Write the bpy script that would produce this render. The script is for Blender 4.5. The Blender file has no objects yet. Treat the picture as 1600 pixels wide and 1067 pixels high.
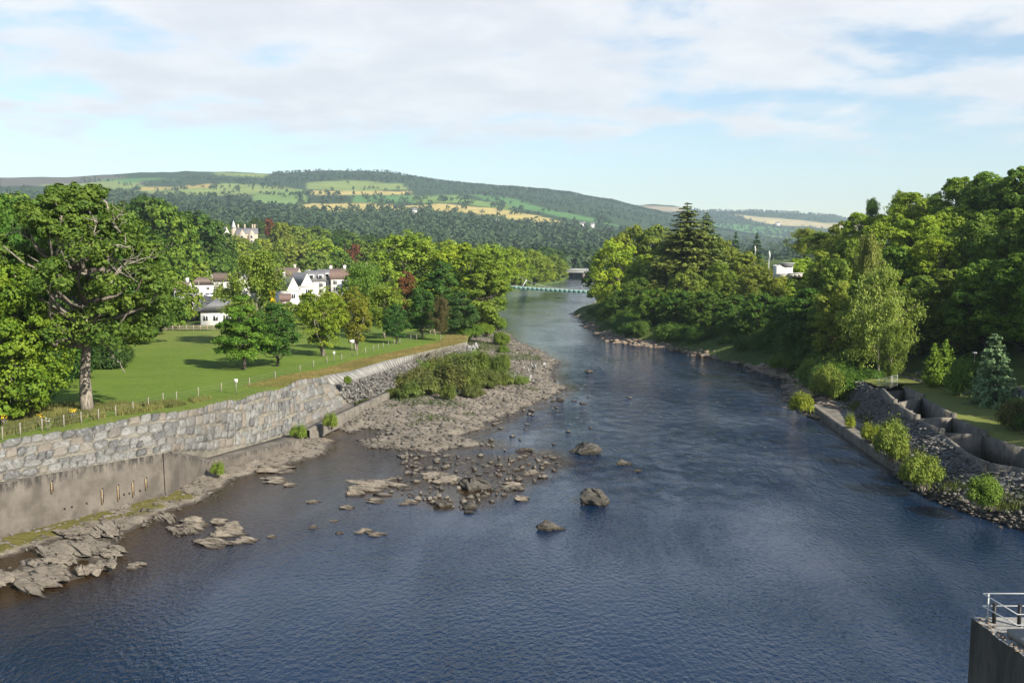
import bpy, math, random
import numpy as np
from mathutils import Vector

# ------------------------------------------------------------------ camera, sky, sun, exposure
SC = bpy.context.scene
COL = SC.collection
H, F_PX, Y0 = 22.0, 1600.0, 395.0            # eye height above the river, focal length and horizon row of the photograph
PITCH = math.atan((533.5 - Y0) / F_PX)
cam_d = bpy.data.cameras.new('camera')
cam = bpy.data.objects.new('camera', cam_d); COL.objects.link(cam)
cam.location = (0, 0, H); cam.rotation_euler = (math.pi / 2 - PITCH, 0, 0)
cam_d.sensor_width = 36; cam_d.lens = 36 * F_PX / 1600; cam_d.clip_end = 30000; cam_d.clip_start = 0.5
SC.camera = cam
SC.cycles.use_denoising = True
SC.cycles.max_bounces = 5; SC.cycles.diffuse_bounces = 2; SC.cycles.glossy_bounces = 3
SC.cycles.transmission_bounces = 4; SC.cycles.volume_bounces = 0; SC.cycles.transparent_max_bounces = 4

SUN_AZ, SUN_EL = math.radians(136), math.radians(32)     # clockwise from the view direction (+y)
w = bpy.data.worlds.new('World'); SC.world = w; w.use_nodes = True
wt = w.node_tree; wt.nodes.clear()
def WN(t, **k):
    n = wt.nodes.new(t)
    for a, b in k.items(): setattr(n, a, b)
    return n
def wl(a, b): wt.links.new(a, b)
sky = WN('ShaderNodeTexSky', sky_type='NISHITA', sun_disc=False, sun_elevation=SUN_EL, sun_rotation=SUN_AZ,
         altitude=100, air_density=1.0, dust_density=0.5, ozone_density=1.4)
tc = WN('ShaderNodeTexCoord'); sep = WN('ShaderNodeSeparateXYZ'); wl(tc.outputs['Generated'], sep.inputs[0])
def wmath(op, a, b=None, c=None, clamp=False):
    n = WN('ShaderNodeMath', operation=op, use_clamp=clamp)
    for i, v in enumerate((a, b, c)):
        if v is None: continue
        if isinstance(v, (int, float)): n.inputs[i].default_value = v
        else: wl(v, n.inputs[i])
    return n.outputs[0]
zc = wmath('ADD', wmath('MAXIMUM', sep.outputs[2], 0.0), 0.14)
cu = wmath('DIVIDE', sep.outputs[0], zc); cv = wmath('DIVIDE', sep.outputs[1], zc)
cb = WN('ShaderNodeCombineXYZ'); wl(cu, cb.inputs[0]); wl(cv, cb.inputs[1])
def wnoise(scale, detail, rough, off, dist=0.0, src=None):
    m = WN('ShaderNodeMapping'); m.inputs['Location'].default_value = off
    wl((src or cb).outputs[0], m.inputs[0])
    n = WN('ShaderNodeTexNoise'); n.inputs['Scale'].default_value = scale; n.inputs['Detail'].default_value = detail
    n.inputs['Roughness'].default_value = rough; n.inputs['Distortion'].default_value = dist
    wl(m.outputs[0], n.inputs['Vector']); return n.outputs[0]
def wramp(v, lo, hi):
    n = WN('ShaderNodeMapRange', interpolation_type='SMOOTHSTEP'); n.inputs[1].default_value = lo; n.inputs[2].default_value = hi
    wl(v, n.inputs[0]); return n.outputs[0]
n1 = wnoise(2.1, 10, 0.56, (14.2, 3.6, 0), 0.1)
n2 = wnoise(0.45, 3, 0.5, (14.2, 3.6, 1))
n3 = wnoise(2.6, 8, 0.6, (1.0, 5.0, 0), 0.1)
cov = wmath('ADD', n1, wmath('MULTIPLY', wmath('SUBTRACT', n2, 0.5), 0.75))
mask = wramp(cov, 0.335, 0.55)
lowfade = wramp(wmath('ADD', sep.outputs[2], wmath('MULTIPLY', wmath('SUBTRACT', n1, 0.5), 0.10)), 0.085, 0.135)      # the cloud deck ends short of the horizon
hifade = wmath('SUBTRACT', 1.0, wmath('MULTIPLY', wramp(sep.outputs[2], 0.25, 0.44), 0.96))                            # and breaks up overhead
mask = wmath('MULTIPLY', wmath('MULTIPLY', mask, lowfade), hifade)
mask = wmath('MULTIPLY', mask, 0.90)
shade = wramp(wmath('ADD', wmath('MULTIPLY', n3, 0.7), wmath('MULTIPLY', cov, 0.55)), 0.52, 0.80)
ccol = WN('ShaderNodeMix', data_type='RGBA'); wl(shade, ccol.inputs[0])
ccol.inputs[6].default_value = (6.0, 6.05, 6.12, 1); ccol.inputs[7].default_value = (5.05, 5.15, 5.45, 1)
thin = WN('ShaderNodeMix', data_type='RGBA'); wl(mask, thin.inputs[0])
wl(sky.outputs[0], thin.inputs[6]); wl(ccol.outputs[2], thin.inputs[7])
bg = WN('ShaderNodeBackground'); bg.inputs[1].default_value = 0.085
wl(thin.outputs[2], bg.inputs[0])
out = WN('ShaderNodeOutputWorld'); wl(bg.outputs[0], out.inputs[0])

sun_d = bpy.data.lights.new('sun', 'SUN'); sun_d.energy = 5.0; sun_d.angle = math.radians(0.5); sun_d.color = (1.0, 0.93, 0.80)
sun = bpy.data.objects.new('sun', sun_d); COL.objects.link(sun); sun.location = (120, -60, 150)
sv = Vector((math.sin(SUN_AZ) * math.cos(SUN_EL), math.cos(SUN_AZ) * math.cos(SUN_EL), math.sin(SUN_EL)))
sun.rotation_euler = sv.to_track_quat('Z', 'Y').to_euler()
SC.view_settings.view_transform = 'Standard'; SC.view_settings.look = 'None'; SC.view_settings.gamma = 1
SC.view_settings.use_curve_mapping = False; SC.view_settings.exposure = 1.0

# ------------------------------------------------------------------ geometry helpers
CP, SP = math.cos(PITCH), math.sin(PITCH)
def ray(px, py):
    u = 533.5 - py
    return np.array([px - 800.0, F_PX * CP + u * SP, -F_PX * SP + u * CP])
def gp(px, py, z=0.0):                         # the point of height z that the photograph shows at a pixel
    d = ray(px, py); t = (z - H) / d[2]
    return np.array([d[0] * t, d[1] * t, z])
def at(px, py, y):                             # the point at a distance y that the photograph shows at a pixel
    d = ray(px, py); t = y / d[1]
    return np.array([d[0] * t, y, H + d[2] * t])
def interp(x, a, b): return np.interp(x, a, b)

class MB:
    def __init__(s): s.V = []; s.F = []; s.n = 0; s.A = []
    def add(s, V, *Fs, a=None):
        V = np.asarray(V, float).reshape(-1, 3)
        for F in Fs:
            if len(F): s.F.append(np.asarray(F, np.int64) + s.n)
        s.V.append(V); s.n += len(V)
        s.A.append(np.full(len(V), 0.5) if a is None else np.broadcast_to(np.asarray(a, float), (len(V),)))
        return s
    def box(s, c, size, rz=0.0, taper=1.0):
        x, y, z = np.array(size) / 2.0
        P = np.array([[-x,-y,-z],[x,-y,-z],[x,y,-z],[-x,y,-z],[-x*taper,-y*taper,z],[x*taper,-y*taper,z],[x*taper,y*taper,z],[-x*taper,y*taper,z]])
        ca, sa = math.cos(rz), math.sin(rz)
        P = np.c_[P[:,0]*ca - P[:,1]*sa, P[:,0]*sa + P[:,1]*ca, P[:,2]] + np.array(c)
        return s.add(P, [[0,3,2,1],[4,5,6,7],[0,1,5,4],[1,2,6,5],[2,3,7,6],[3,0,4,7]])
    def hexa(s, P): return s.add(P, [[0,3,2,1],[4,5,6,7],[0,1,5,4],[1,2,6,5],[2,3,7,6],[3,0,4,7]])
    def tube(s, pts, rad, sides=8, a=None, cap=True):
        pts = np.asarray(pts, float); n = len(pts); rad = np.broadcast_to(np.asarray(rad, float), (n,))
        T = np.gradient(pts, axis=0); T /= np.linalg.norm(T, axis=1)[:, None] + 1e-9
        ref = np.where(np.abs(T[:, 2:3]) > 0.9, [[1.0, 0, 0]], [[0, 0, 1.0]])
        U = np.cross(T, ref); U /= np.linalg.norm(U, axis=1)[:, None] + 1e-9; W = np.cross(T, U)
        an = np.arange(sides) * 2 * math.pi / sides
        P = pts[:, None] + rad[:, None, None] * (np.cos(an)[None, :, None] * U[:, None] + np.sin(an)[None, :, None] * W[:, None])
        i = np.arange(n - 1)[:, None] * sides; j = np.arange(sides)[None]; k = (j + 1) % sides
        Q = np.stack([i + j, i + k, i + sides + k, i + sides + j], -1).reshape(-1, 4)
        Fs = [Q]
        if cap: Fs += [np.arange(sides)[None, ::-1], (np.arange(sides) + (n - 1) * sides)[None]]
        return s.add(P.reshape(-1, 3), *Fs, a=a)
    def grid(s, P, a=None):                     # P: (n, m, 3)
        n, m = P.shape[:2]; i = np.arange(n - 1)[:, None] * m; j = np.arange(m - 1)[None]
        Q = np.stack([i + j, i + j + 1, i + m + j + 1, i + m + j], -1).reshape(-1, 4)
        return s.add(P.reshape(-1, 3), Q, a=None if a is None else np.asarray(a).reshape(-1))
    def mesh(s, name, mat=None, smooth=False, attr=None):
        V = np.concatenate(s.V); me = bpy.data.meshes.new(name)
        me.vertices.add(len(V)); me.vertices.foreach_set('co', V.astype(np.float32).ravel())
        idx = np.concatenate([f.ravel() for f in s.F]); tot = np.concatenate([np.full(len(f), f.shape[1]) for f in s.F])
        me.loops.add(len(idx)); me.loops.foreach_set('vertex_index', idx.astype(np.int32))
        me.polygons.add(len(tot)); st = np.concatenate([[0], np.cumsum(tot)[:-1]])
        me.polygons.foreach_set('loop_start', st.astype(np.int32)); me.polygons.foreach_set('loop_total', tot.astype(np.int32))
        if smooth: me.polygons.foreach_set('use_smooth', np.ones(len(tot), bool))
        at_ = me.attributes.new('v', 'FLOAT', 'POINT'); at_.data.foreach_set('value', np.concatenate(s.A).astype(np.float32))
        for k, val in (attr or {}).items():
            val = np.asarray(val)
            if val.ndim == 2:
                b = me.attributes.new(k, 'FLOAT_COLOR', 'POINT'); b.data.foreach_set('color', np.c_[val, np.ones(len(val))].astype(np.float32).ravel())
            else:
                b = me.attributes.new(k, 'FLOAT', 'POINT'); b.data.foreach_set('value', val.astype(np.float32))
        me.update(calc_edges=True); me.validate()
        if mat is not None: me.materials.append(mat)
        return me
    def build(s, name, mat, parent=None, smooth=False, attr=None, loc=None):
        return link(name, s.mesh(name, mat, smooth, attr), parent, loc)

def link(name, data, parent=None, loc=None):
    o = bpy.data.objects.new(name, data); COL.objects.link(o)
    if parent is not None: o.parent = parent
    if loc is not None: o.location = loc
    return o
def tag(o, label=None, cat=None, group=None, kind=None):
    if label: o['label'] = label
    if cat: o['category'] = cat
    if group: o['group'] = group
    if kind: o['kind'] = kind
    return o
def thing(name, label, cat, loc=(0, 0, 0), rz=0.0, group=None):
    o = link(name, None); o.empty_display_size = 0.3
    o.location = tuple(loc); o.rotation_euler = (0, 0, rz)
    return tag(o, label, cat, group)

_rs = np.random.RandomState(5)
_PT = _rs.rand(64, 64, 64)
def noise3(x, y, z=0.0, s=1.0, oct=3):          # value noise, -1..1
    x = np.asarray(x, float); y = np.asarray(y, float); z = np.zeros_like(x) + z
    out = np.zeros_like(x); amp = 1.0; tot = 0.0
    for o in range(oct):
        X, Y, Z = x / s + 17.3 * o, y / s + 5.1 * o, z / s + 9.7 * o
        xi, yi, zi = np.floor(X).astype(int), np.floor(Y).astype(int), np.floor(Z).astype(int)
        fx, fy, fz = X - xi, Y - yi, Z - zi
        fx, fy, fz = fx*fx*(3-2*fx), fy*fy*(3-2*fy), fz*fz*(3-2*fz)
        g = lambda a, b, c: _PT[(xi + a) & 63, (yi + b) & 63, (zi + c) & 63]
        v = ((g(0,0,0)*(1-fx)+g(1,0,0)*fx)*(1-fy)+(g(0,1,0)*(1-fx)+g(1,1,0)*fx)*fy)*(1-fz) + \
            ((g(0,0,1)*(1-fx)+g(1,0,1)*fx)*(1-fy)+(g(0,1,1)*(1-fx)+g(1,1,1)*fx)*fy)*fz
        out += amp * (2 * v - 1); tot += amp; amp *= 0.5; s = s / 2.0
    return out / tot
def polysd(X, Y, P):                            # signed distance to a polygon, positive inside
    P = np.asarray(P, float)[:, :2]; d = np.full(X.shape, 1e18); ins = np.zeros(X.shape, bool)
    for i in range(len(P)):
        a, b = P[i], P[(i + 1) % len(P)]; e = b - a
        t = np.clip(((X - a[0]) * e[0] + (Y - a[1]) * e[1]) / (e @ e + 1e-12), 0, 1)
        d = np.minimum(d, (X - a[0] - t * e[0]) ** 2 + (Y - a[1] - t * e[1]) ** 2)
        c = ((a[1] > Y) != (b[1] > Y)) & (X < (b[0] - a[0]) * (Y - a[1]) / (b[1] - a[1] + 1e-12) + a[0])
        ins ^= c
    return np.where(ins, 1, -1) * np.sqrt(d)
def sm(x, a, b):
    t = np.clip((x - a) / (b - a), 0, 1); return t * t * (3 - 2 * t)

# ------------------------------------------------------------------ materials
class NT:
    def __init__(s, name):
        s.m = bpy.data.materials.new(name); s.m.use_nodes = True; s.t = s.m.node_tree
        s.p = s.t.nodes['Principled BSDF']; s.out = s.t.nodes['Material Output']
    def n(s, t, **k):
        x = s.t.nodes.new(t)
        for a, b in k.items(): setattr(x, a, b)
        return x
    def l(s, a, b): s.t.links.new(a, b)
    def setin(s, i, v):
        if hasattr(v, 'links') or isinstance(v, bpy.types.NodeSocket): s.l(v, i)
        elif isinstance(v, tuple) and len(v) == 3 and i.type == 'RGBA': i.default_value = (*v, 1)
        else: i.default_value = v
    def pos(s): return s.n('ShaderNodeNewGeometry').outputs['Position']
    def obj(s): return s.n('ShaderNodeTexCoord').outputs['Object']
    def map(s, vec, scale=(1, 1, 1), rot=(0, 0, 0)):
        m = s.n('ShaderNodeMapping'); m.inputs['Scale'].default_value = scale; m.inputs['Rotation'].default_value = rot
        s.l(vec, m.inputs[0]); return m.outputs[0]
    def noise(s, vec, scale, detail=4, rough=0.55, dist=0.0):
        n = s.n('ShaderNodeTexNoise'); n.inputs['Scale'].default_value = scale; n.inputs['Detail'].default_value = detail
        n.inputs['Roughness'].default_value = rough; n.inputs['Distortion'].default_value = dist
        s.l(vec, n.inputs['Vector']); return n.outputs[0]
    def vor(s, vec, scale, feat='F1'):
        n = s.n('ShaderNodeTexVoronoi', feature=feat); n.inputs['Scale'].default_value = scale; s.l(vec, n.inputs['Vector']); return n
    def attr(s, name): return s.n('ShaderNodeAttribute', attribute_name=name)
    def ramp(s, v, lo, hi, a=0.0, b=1.0):
        n = s.n('ShaderNodeMapRange', interpolation_type='SMOOTHSTEP')
        for i, x in enumerate((v, lo, hi, a, b)): s.setin(n.inputs[i], x)
        return n.outputs[0]
    def math(s, op, a, b=0.0, clamp=False):
        n = s.n('ShaderNodeMath', operation=op, use_clamp=clamp); s.setin(n.inputs[0], a); s.setin(n.inputs[1], b); return n.outputs[0]
    def mix(s, f, a, b, mode='MIX'):
        n = s.n('ShaderNodeMix', data_type='RGBA', blend_type=mode)
        s.setin(n.inputs[0], f); s.setin(n.inputs[6], a); s.setin(n.inputs[7], b); return n.outputs[2]
    def bump(s, h, dist=0.1, strength=1.0, normal=None):
        n = s.n('ShaderNodeBump'); n.inputs['Strength'].default_value = strength; s.setin(n.inputs['Distance'], dist)
        s.l(h, n.inputs['Height'])
        if normal is not None: s.l(normal, n.inputs['Normal'])
        return n.outputs[0]
    def fin(s, col=None, rough=0.8, normal=None, spec=0.3, metal=0.0):
        if col is not None: s.setin(s.p.inputs['Base Color'], col)
        s.setin(s.p.inputs['Roughness'], rough); s.p.inputs['Specular IOR Level'].default_value = spec
        s.p.inputs['Metallic'].default_value = metal
        if normal is not None: s.l(normal, s.p.inputs['Normal'])
        return s.m
MT = {}
def plain(name, c, rough=0.7, var=0.18, scale=2.0, spec=0.3, metal=0.0, bump=0.0):
    t = NT(name); v = t.obj(); n = t.noise(v, scale, 5, 0.6)
    d = tuple(x * (1 - var) for x in c); e = tuple(min(1, x * (1 + var)) for x in c)
    nb = t.bump(t.noise(v, scale * 6, 3), bump) if bump else None
    MT[name] = t.fin(t.mix(t.ramp(n, 0.3, 0.7), d, e), rough, nb, spec, metal); return MT[name]
plain('white_render', (0.60, 0.585, 0.545), 0.8, 0.10, 0.6); plain('cream_render', (0.48, 0.44, 0.36), 0.8, 0.08)
plain('brown_tiles', (0.15, 0.112, 0.092), 0.8, 0.2, 3); plain('slate', (0.16, 0.16, 0.165), 0.7, 0.2, 3); plain('pale_lead', (0.42, 0.42, 0.42), 0.7, 0.1)
plain('red_roof', (0.155, 0.105, 0.088), 0.8, 0.2, 3); plain('window_glass', (0.02, 0.025, 0.03), 0.08, 0.1, 1, 0.5)
plain('window_frame', (0.7, 0.7, 0.68), 0.6, 0.05); plain('timber', (0.30, 0.25, 0.18), 0.85, 0.25, 5); plain('post_wood', (0.23, 0.21, 0.17), 0.9, 0.25, 8)
plain('wire', (0.30, 0.30, 0.29), 0.5, 0.1, 1, 0.5, 0.6); plain('white_paint', (0.52, 0.52, 0.50), 0.5, 0.05); plain('galvanised', (0.45, 0.46, 0.46), 0.5, 0.15, 4, 0.5, 0.3)
plain('black_metal', (0.02, 0.02, 0.022), 0.5, 0.2); plain('green_paint', (0.13, 0.24, 0.205), 0.6, 0.1, 1); plain('bridge_concrete', (0.5, 0.5, 0.47), 0.8, 0.1, 1)
plain('pier_stone', (0.16, 0.12, 0.10), 0.9, 0.25, 1); plain('rusty_timber', (0.28, 0.13, 0.08), 0.9, 0.2, 3); plain('asphalt', (0.10, 0.10, 0.10), 0.85, 0.15, 3)
plain('car_white', (0.75, 0.75, 0.75), 0.25, 0.02, 1, 0.5); plain('car_blue', (0.04, 0.12, 0.35), 0.25, 0.02, 1, 0.5); plain('car_dark', (0.03, 0.035, 0.045), 0.25, 0.02, 1, 0.5); plain('car_silver', (0.35, 0.36, 0.38), 0.3, 0.02, 1, 0.5)
plain('tyre', (0.02, 0.02, 0.02), 0.9, 0.1); plain('hub', (0.4, 0.4, 0.4), 0.4, 0.1); plain('lamp_red', (0.4, 0.02, 0.02), 0.3, 0.05)
plain('skin', (0.50, 0.31, 0.23), 0.6, 0.06); plain('hair', (0.05, 0.035, 0.025), 0.7, 0.2, 10); plain('cloth_pink', (0.45, 0.27, 0.42), 0.9, 0.1, 10)
plain('cloth_navy', (0.03, 0.035, 0.06), 0.9, 0.1, 10); plain('cloth_red', (0.60, 0.09, 0.04), 0.9, 0.1, 10); plain('cloth_white', (0.7, 0.7, 0.7), 0.9, 0.05, 10); plain('cloth_grey', (0.25, 0.25, 0.27), 0.9, 0.1, 10)
plain('flower_yellow', (0.75, 0.50, 0.02), 0.8, 0.1, 10); plain('bare_wood', (0.21, 0.19, 0.155), 0.9, 0.3, 6); plain('sandstone', (0.36, 0.30, 0.235), 0.85, 0.2, 1.5)
plain('lime_stain', (0.27, 0.20, 0.12), 0.9, 0.3, 6); plain('theatre_roof', (0.62, 0.61, 0.60), 0.5, 0.08, 1); plain('pool_water', (0.012, 0.014, 0.012), 0.12, 0.2, 1, 0.5)

# bark
t = NT('bark'); v = t.obj(); n = t.noise(t.map(v, (4, 4, 0.8)), 2.0, 6, 0.65)
MT['bark'] = t.fin(t.mix(t.ramp(n, 0.3, 0.7), (0.09, 0.075, 0.06), (0.33, 0.29, 0.24)), 0.9, t.bump(n, 0.08))
t = NT('dark_bark'); v = t.obj(); n = t.noise(t.map(v, (4, 4, 0.8)), 2.0, 5, 0.65)
MT['dark_bark'] = t.fin(t.mix(t.ramp(n, 0.3, 0.7), (0.03, 0.025, 0.02), (0.12, 0.10, 0.08)), 0.9, t.bump(n, 0.08))
# foliage: the object's own colour, varied leaf by leaf
def foliage(name, trans=0.36, hue=0.022):
    t = NT(name); oc = t.n('ShaderNodeObjectInfo').outputs['Color']; a = t.attr('v').outputs['Fac']
    hs = t.n('ShaderNodeHueSaturation'); t.l(oc, hs.inputs['Color'])
    t.l(t.ramp(a, 0.0, 1.0, 0.5 + hue, 0.5 - hue), hs.inputs['Hue']); t.l(t.ramp(a, 0.0, 1.0, 0.62, 1.42), hs.inputs['Value'])
    col = hs.outputs[0]; t.l(col, t.p.inputs['Base Color']); t.p.inputs['Roughness'].default_value = 0.62
    t.p.inputs['Specular IOR Level'].default_value = 0.22
    tr = t.n('ShaderNodeBsdfTranslucent'); t.l(t.mix(1.0, col, (1.0, 1.0, 0.45), 'MULTIPLY'), tr.inputs[0])
    mx = t.n('ShaderNodeMixShader'); mx.inputs[0].default_value = trans
    t.l(t.p.outputs[0], mx.inputs[1]); t.l(tr.outputs[0], mx.inputs[2]); t.l(mx.outputs[0], t.out.inputs[0])
    MT[name] = t.m; return t.m
foliage('leaves'); foliage('needles', 0.12, 0.012)
# lawn
t = NT('lawn'); v = t.pos(); n = t.noise(v, 0.12, 5, 0.6); n2 = t.noise(v, 2.2, 4, 0.7); a = t.attr('v').outputs['Fac']
c = t.mix(t.ramp(n, 0.3, 0.7), (0.070, 0.135, 0.012), (0.120, 0.190, 0.022)); c = t.mix(t.ramp(n2, 0.35, 0.75), c, (0.15, 0.19, 0.035))
st_ = t.n('ShaderNodeTexWave', wave_type='BANDS', bands_direction='X'); st_.inputs['Scale'].default_value = 0.16; st_.inputs['Distortion'].default_value = 1.2; t.l(t.map(v, (1, 1, 1), (0, 0, 0.9)), st_.inputs['Vector'])
c = t.mix(t.ramp(st_.outputs['Fac'], 0.35, 0.65, 0, 0.30), c, (0.14, 0.215, 0.03)); c = t.mix(t.ramp(t.noise(v, 0.35, 6, 0.7), 0.56, 0.72, 0, 0.5), c, (0.19, 0.19, 0.06))
c = t.mix(t.math('MULTIPLY', a, t.ramp(n2, 0.25, 0.6)), c, (0.25, 0.20, 0.085))
MT['lawn'] = t.fin(c, 0.9, t.bump(t.noise(v, 9.0, 3, 0.7), 0.12), 0.15)
t = NT('rough_ground'); v = t.pos(); n = t.noise(v, 0.08, 6, 0.65)
MT['rough_ground'] = t.fin(t.mix(t.ramp(n, 0.3, 0.7), (0.035, 0.06, 0.015), (0.10, 0.13, 0.035)), 0.95, t.bump(t.noise(v, 1.5, 4), 0.3), 0.1)
# wall stones: grey, veined white, each stone a tone of its own
t = NT('wall_stone'); v = t.pos(); r = t.n('ShaderNodeObjectInfo').outputs['Random']
n = t.noise(v, 1.3, 7, 0.68, 0.6); n2 = t.noise(v, 5.0, 5, 0.7)
c = t.mix(r, (0.088, 0.088, 0.086), (0.21, 0.205, 0.19)); c = t.mix(t.ramp(n, 0.50, 0.74, 0, 0.85), c, (0.31, 0.31, 0.30)); c = t.mix(t.ramp(n2, 0.48, 0.72), c, (0.055, 0.055, 0.052))
rr = t.math('FRACT', t.math('MULTIPLY', r, 7.3)); c = t.mix(t.ramp(rr, 0.7, 0.95, 0, 0.7), c, (0.19, 0.16, 0.125))
MT['wall_stone'] = t.fin(c, 0.85, t.bump(t.noise(v, 3.0, 6, 0.7), 0.12))
t = NT('mortar'); v = t.pos(); n = t.noise(v, 1.1, 6, 0.65)
MT['mortar'] = t.fin(t.mix(t.ramp(n, 0.3, 0.7), (0.115, 0.107, 0.087), (0.22, 0.20, 0.162)), 0.95, t.bump(t.noise(v, 7, 4), 0.1))
# stained concrete: drips from the top, lime bands, dark damp at the foot
t = NT('old_concrete'); v = t.pos(); st = t.map(v, (1.5, 1.5, 0.10)); n = t.noise(st, 1.0, 6, 0.7); n2 = t.noise(v, 0.5, 6, 0.6); a = t.attr('v').outputs['Fac']
c = t.mix(t.ramp(n2, 0.3, 0.7), (0.082, 0.072, 0.061), (0.150, 0.131, 0.111))
c = t.mix(t.ramp(n, 0.55, 0.8, 0, 0.5), c, (0.075, 0.064, 0.053))
top = t.math('MULTIPLY', t.ramp(a, 0.72, 1.0), t.ramp(t.noise(t.map(v, (3, 3, 0.7)), 1.0, 5, 0.7), 0.42, 0.62)); c = t.mix(top, c, (0.025, 0.023, 0.02))
foot = t.math('MULTIPLY', t.ramp(a, 0.34, 0.0), t.ramp(t.noise(v, 0.9, 5, 0.7), 0.45, 0.68)); c = t.mix(foot, c, (0.03, 0.026, 0.022))
lime = t.ramp(t.noise(t.map(v, (2.6, 2.6, 0.35)), 1.0, 3, 0.5), 0.70, 0.76, 0, 0.75); c = t.mix(t.math('MULTIPLY', lime, t.ramp(a, 0.7, 0.2)), c, (0.36, 0.30, 0.21))
MT['old_concrete'] = t.fin(c, 0.9, t.bump(t.noise(v, 4, 5, 0.7), 0.05))
t = NT('grey_concrete'); v = t.pos(); n = t.noise(v, 0.7, 7, 0.65); n2 = t.noise(t.map(v, (2, 2, 0.3)), 1.2, 5, 0.65)
c = t.mix(t.ramp(n, 0.3, 0.7), (0.105, 0.095, 0.08), (0.20, 0.18, 0.15)); c = t.mix(t.ramp(n2, 0.5, 0.75, 0, 0.75), c, (0.035, 0.032, 0.026))
MT['grey_concrete'] = t.fin(c, 0.9, t.bump(t.noise(v, 4, 5, 0.7), 0.06))
t = NT('dark_concrete'); v = t.pos(); n = t.noise(t.map(v, (1, 1, 0.35)), 0.9, 7, 0.7); n2 = t.noise(t.map(v, (3, 3, 0.1)), 1.2, 4, 0.6)
c = t.mix(t.ramp(n, 0.3, 0.75), (0.045, 0.042, 0.036), (0.13, 0.115, 0.09)); c = t.mix(t.ramp(n2, 0.62, 0.72, 0, 0.5), c, (0.24, 0.21, 0.15))
MT['dark_concrete'] = t.fin(c, 0.85, t.bump(t.noise(v, 3, 5, 0.7), 0.06))
t = NT('slab_concrete'); v = t.pos(); n = t.noise(v, 0.9, 6, 0.65); r = t.n('ShaderNodeObjectInfo').outputs['Random']
c = t.mix(t.ramp(n, 0.3, 0.7), (0.20, 0.195, 0.18), (0.31, 0.30, 0.275)); c = t.mix(t.math('MULTIPLY', r, 0.4), c, (0.15, 0.145, 0.13))
MT['slab_concrete'] = t.fin(c, 0.9, t.bump(t.noise(v, 5, 4), 0.05))
t = NT('rubble'); v = t.pos(); vo = t.vor(v, 2.2); n = t.noise(v, 0.5, 5, 0.6)
c = t.mix(t.ramp(n, 0.3, 0.7), (0.10, 0.097, 0.092), (0.19, 0.18, 0.165)); c = t.mix(t.ramp(vo.outputs['Color'], 0.55, 0.95), c, (0.30, 0.295, 0.28))
c = t.mix(t.ramp(vo.outputs['Distance'], 0.35, 0.6), c, (0.055, 0.052, 0.048))
MT['rubble'] = t.fin(c, 0.9, t.bump(vo.outputs['Distance'], -0.07))
# river rock
def rock_mat(name, lo, hi, dark, wetline=0.16, strata=None):
    t = NT(name); v = t.pos(); n = t.noise(v, 0.55, 7, 0.68); n2 = t.noise(t.map(v, (0.6, 2.4, 2.0), (0.2, 0.1, 0.6)), 1.6, 6, 0.7)
    c = t.mix(t.ramp(n, 0.3, 0.7), lo, hi); c = t.mix(t.ramp(n2, 0.52, 0.72, 0, 0.85), c, dark)
    a = t.attr('v').outputs['Fac']; c = t.mix(t.ramp(a, 0.55, 1.0), c, t.mix(t.ramp(n2, 0.3, 0.7), (0.085, 0.088, 0.016), (0.17, 0.14, 0.035)))
    z = t.n('ShaderNodeSeparateXYZ'); t.l(v, z.inputs[0])
    wet = t.ramp(t.math('ADD', z.outputs[2], t.math('MULTIPLY', t.math('SUBTRACT', n, 0.5), 0.25)), wetline, wetline * 0.3)
    c = t.mix(t.math('MULTIPLY', wet, 0.75), c, (0.03, 0.022, 0.014))
    h = t.math('ADD', n2, t.math('MULTIPLY', t.noise(v, 3.5, 5, 0.7), 0.5))
    MT[name] = t.fin(c, t.ramp(wet, 0, 1, 0.85, 0.35), t.bump(h, 0.35), 0.3)
rock_mat('river_rock', (0.158, 0.134, 0.105), (0.30, 0.258, 0.205), (0.06, 0.05, 0.04))
rock_mat('boulder', (0.055, 0.05, 0.042), (0.15, 0.135, 0.112), (0.028, 0.025, 0.022), 0.3)
rock_mat('gravel', (0.10, 0.09, 0.075), (0.24, 0.212, 0.178), (0.045, 0.04, 0.033))
rock_mat('grey_stone', (0.13, 0.125, 0.115), (0.28, 0.265, 0.24), (0.05, 0.048, 0.045))
rock_mat('pale_rock', (0.22, 0.22, 0.215), (0.38, 0.38, 0.37), (0.16, 0.16, 0.155))
rock_mat('right_rock', (0.22, 0.165, 0.118), (0.38, 0.30, 0.225), (0.06, 0.048, 0.036))
# river: sky's blue reflection painted into the deeps, peaty brown over the shallows, rippled
t = NT('river_water'); v = t.pos(); dep = t.attr('depth').outputs['Fac']; rap = t.attr('rapid').outputs['Fac']
c = t.mix(t.ramp(dep, 0.0, 1.0), (0.030, 0.017, 0.006), (0.0038, 0.0150, 0.0400))
fl = t.map(v, (1.0, 0.55, 1.0), (0, 0, -0.15))
h1 = t.noise(fl, 3.2, 3, 0.55); h2 = t.noise(fl, 0.62, 5, 0.6, 0.8); h3 = t.noise(t.map(v, (1, 0.35, 1), (0, 0, 0.3)), 0.11, 3, 0.5)
calm = t.math('MULTIPLY', t.ramp(t.noise(v, 0.035, 3, 0.5), 0.38, 0.62, 0.5, 1.2), t.ramp(t.noise(t.map(v, (1.0, 0.22, 1.0), (0, 0, -0.12)), 0.13, 4, 0.6, 0.6), 0.36, 0.62, 0.55, 1.15))
hh = t.math('ADD', t.math('MULTIPLY', t.math('SUBTRACT', h1, 0.5), t.math('ADD', 0.155, t.math('MULTIPLY', rap, 0.14))), t.math('MULTIPLY', t.math('SUBTRACT', h2, 0.5), t.math('ADD', 0.07, t.math('MULTIPLY', rap, 1.5))))
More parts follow.
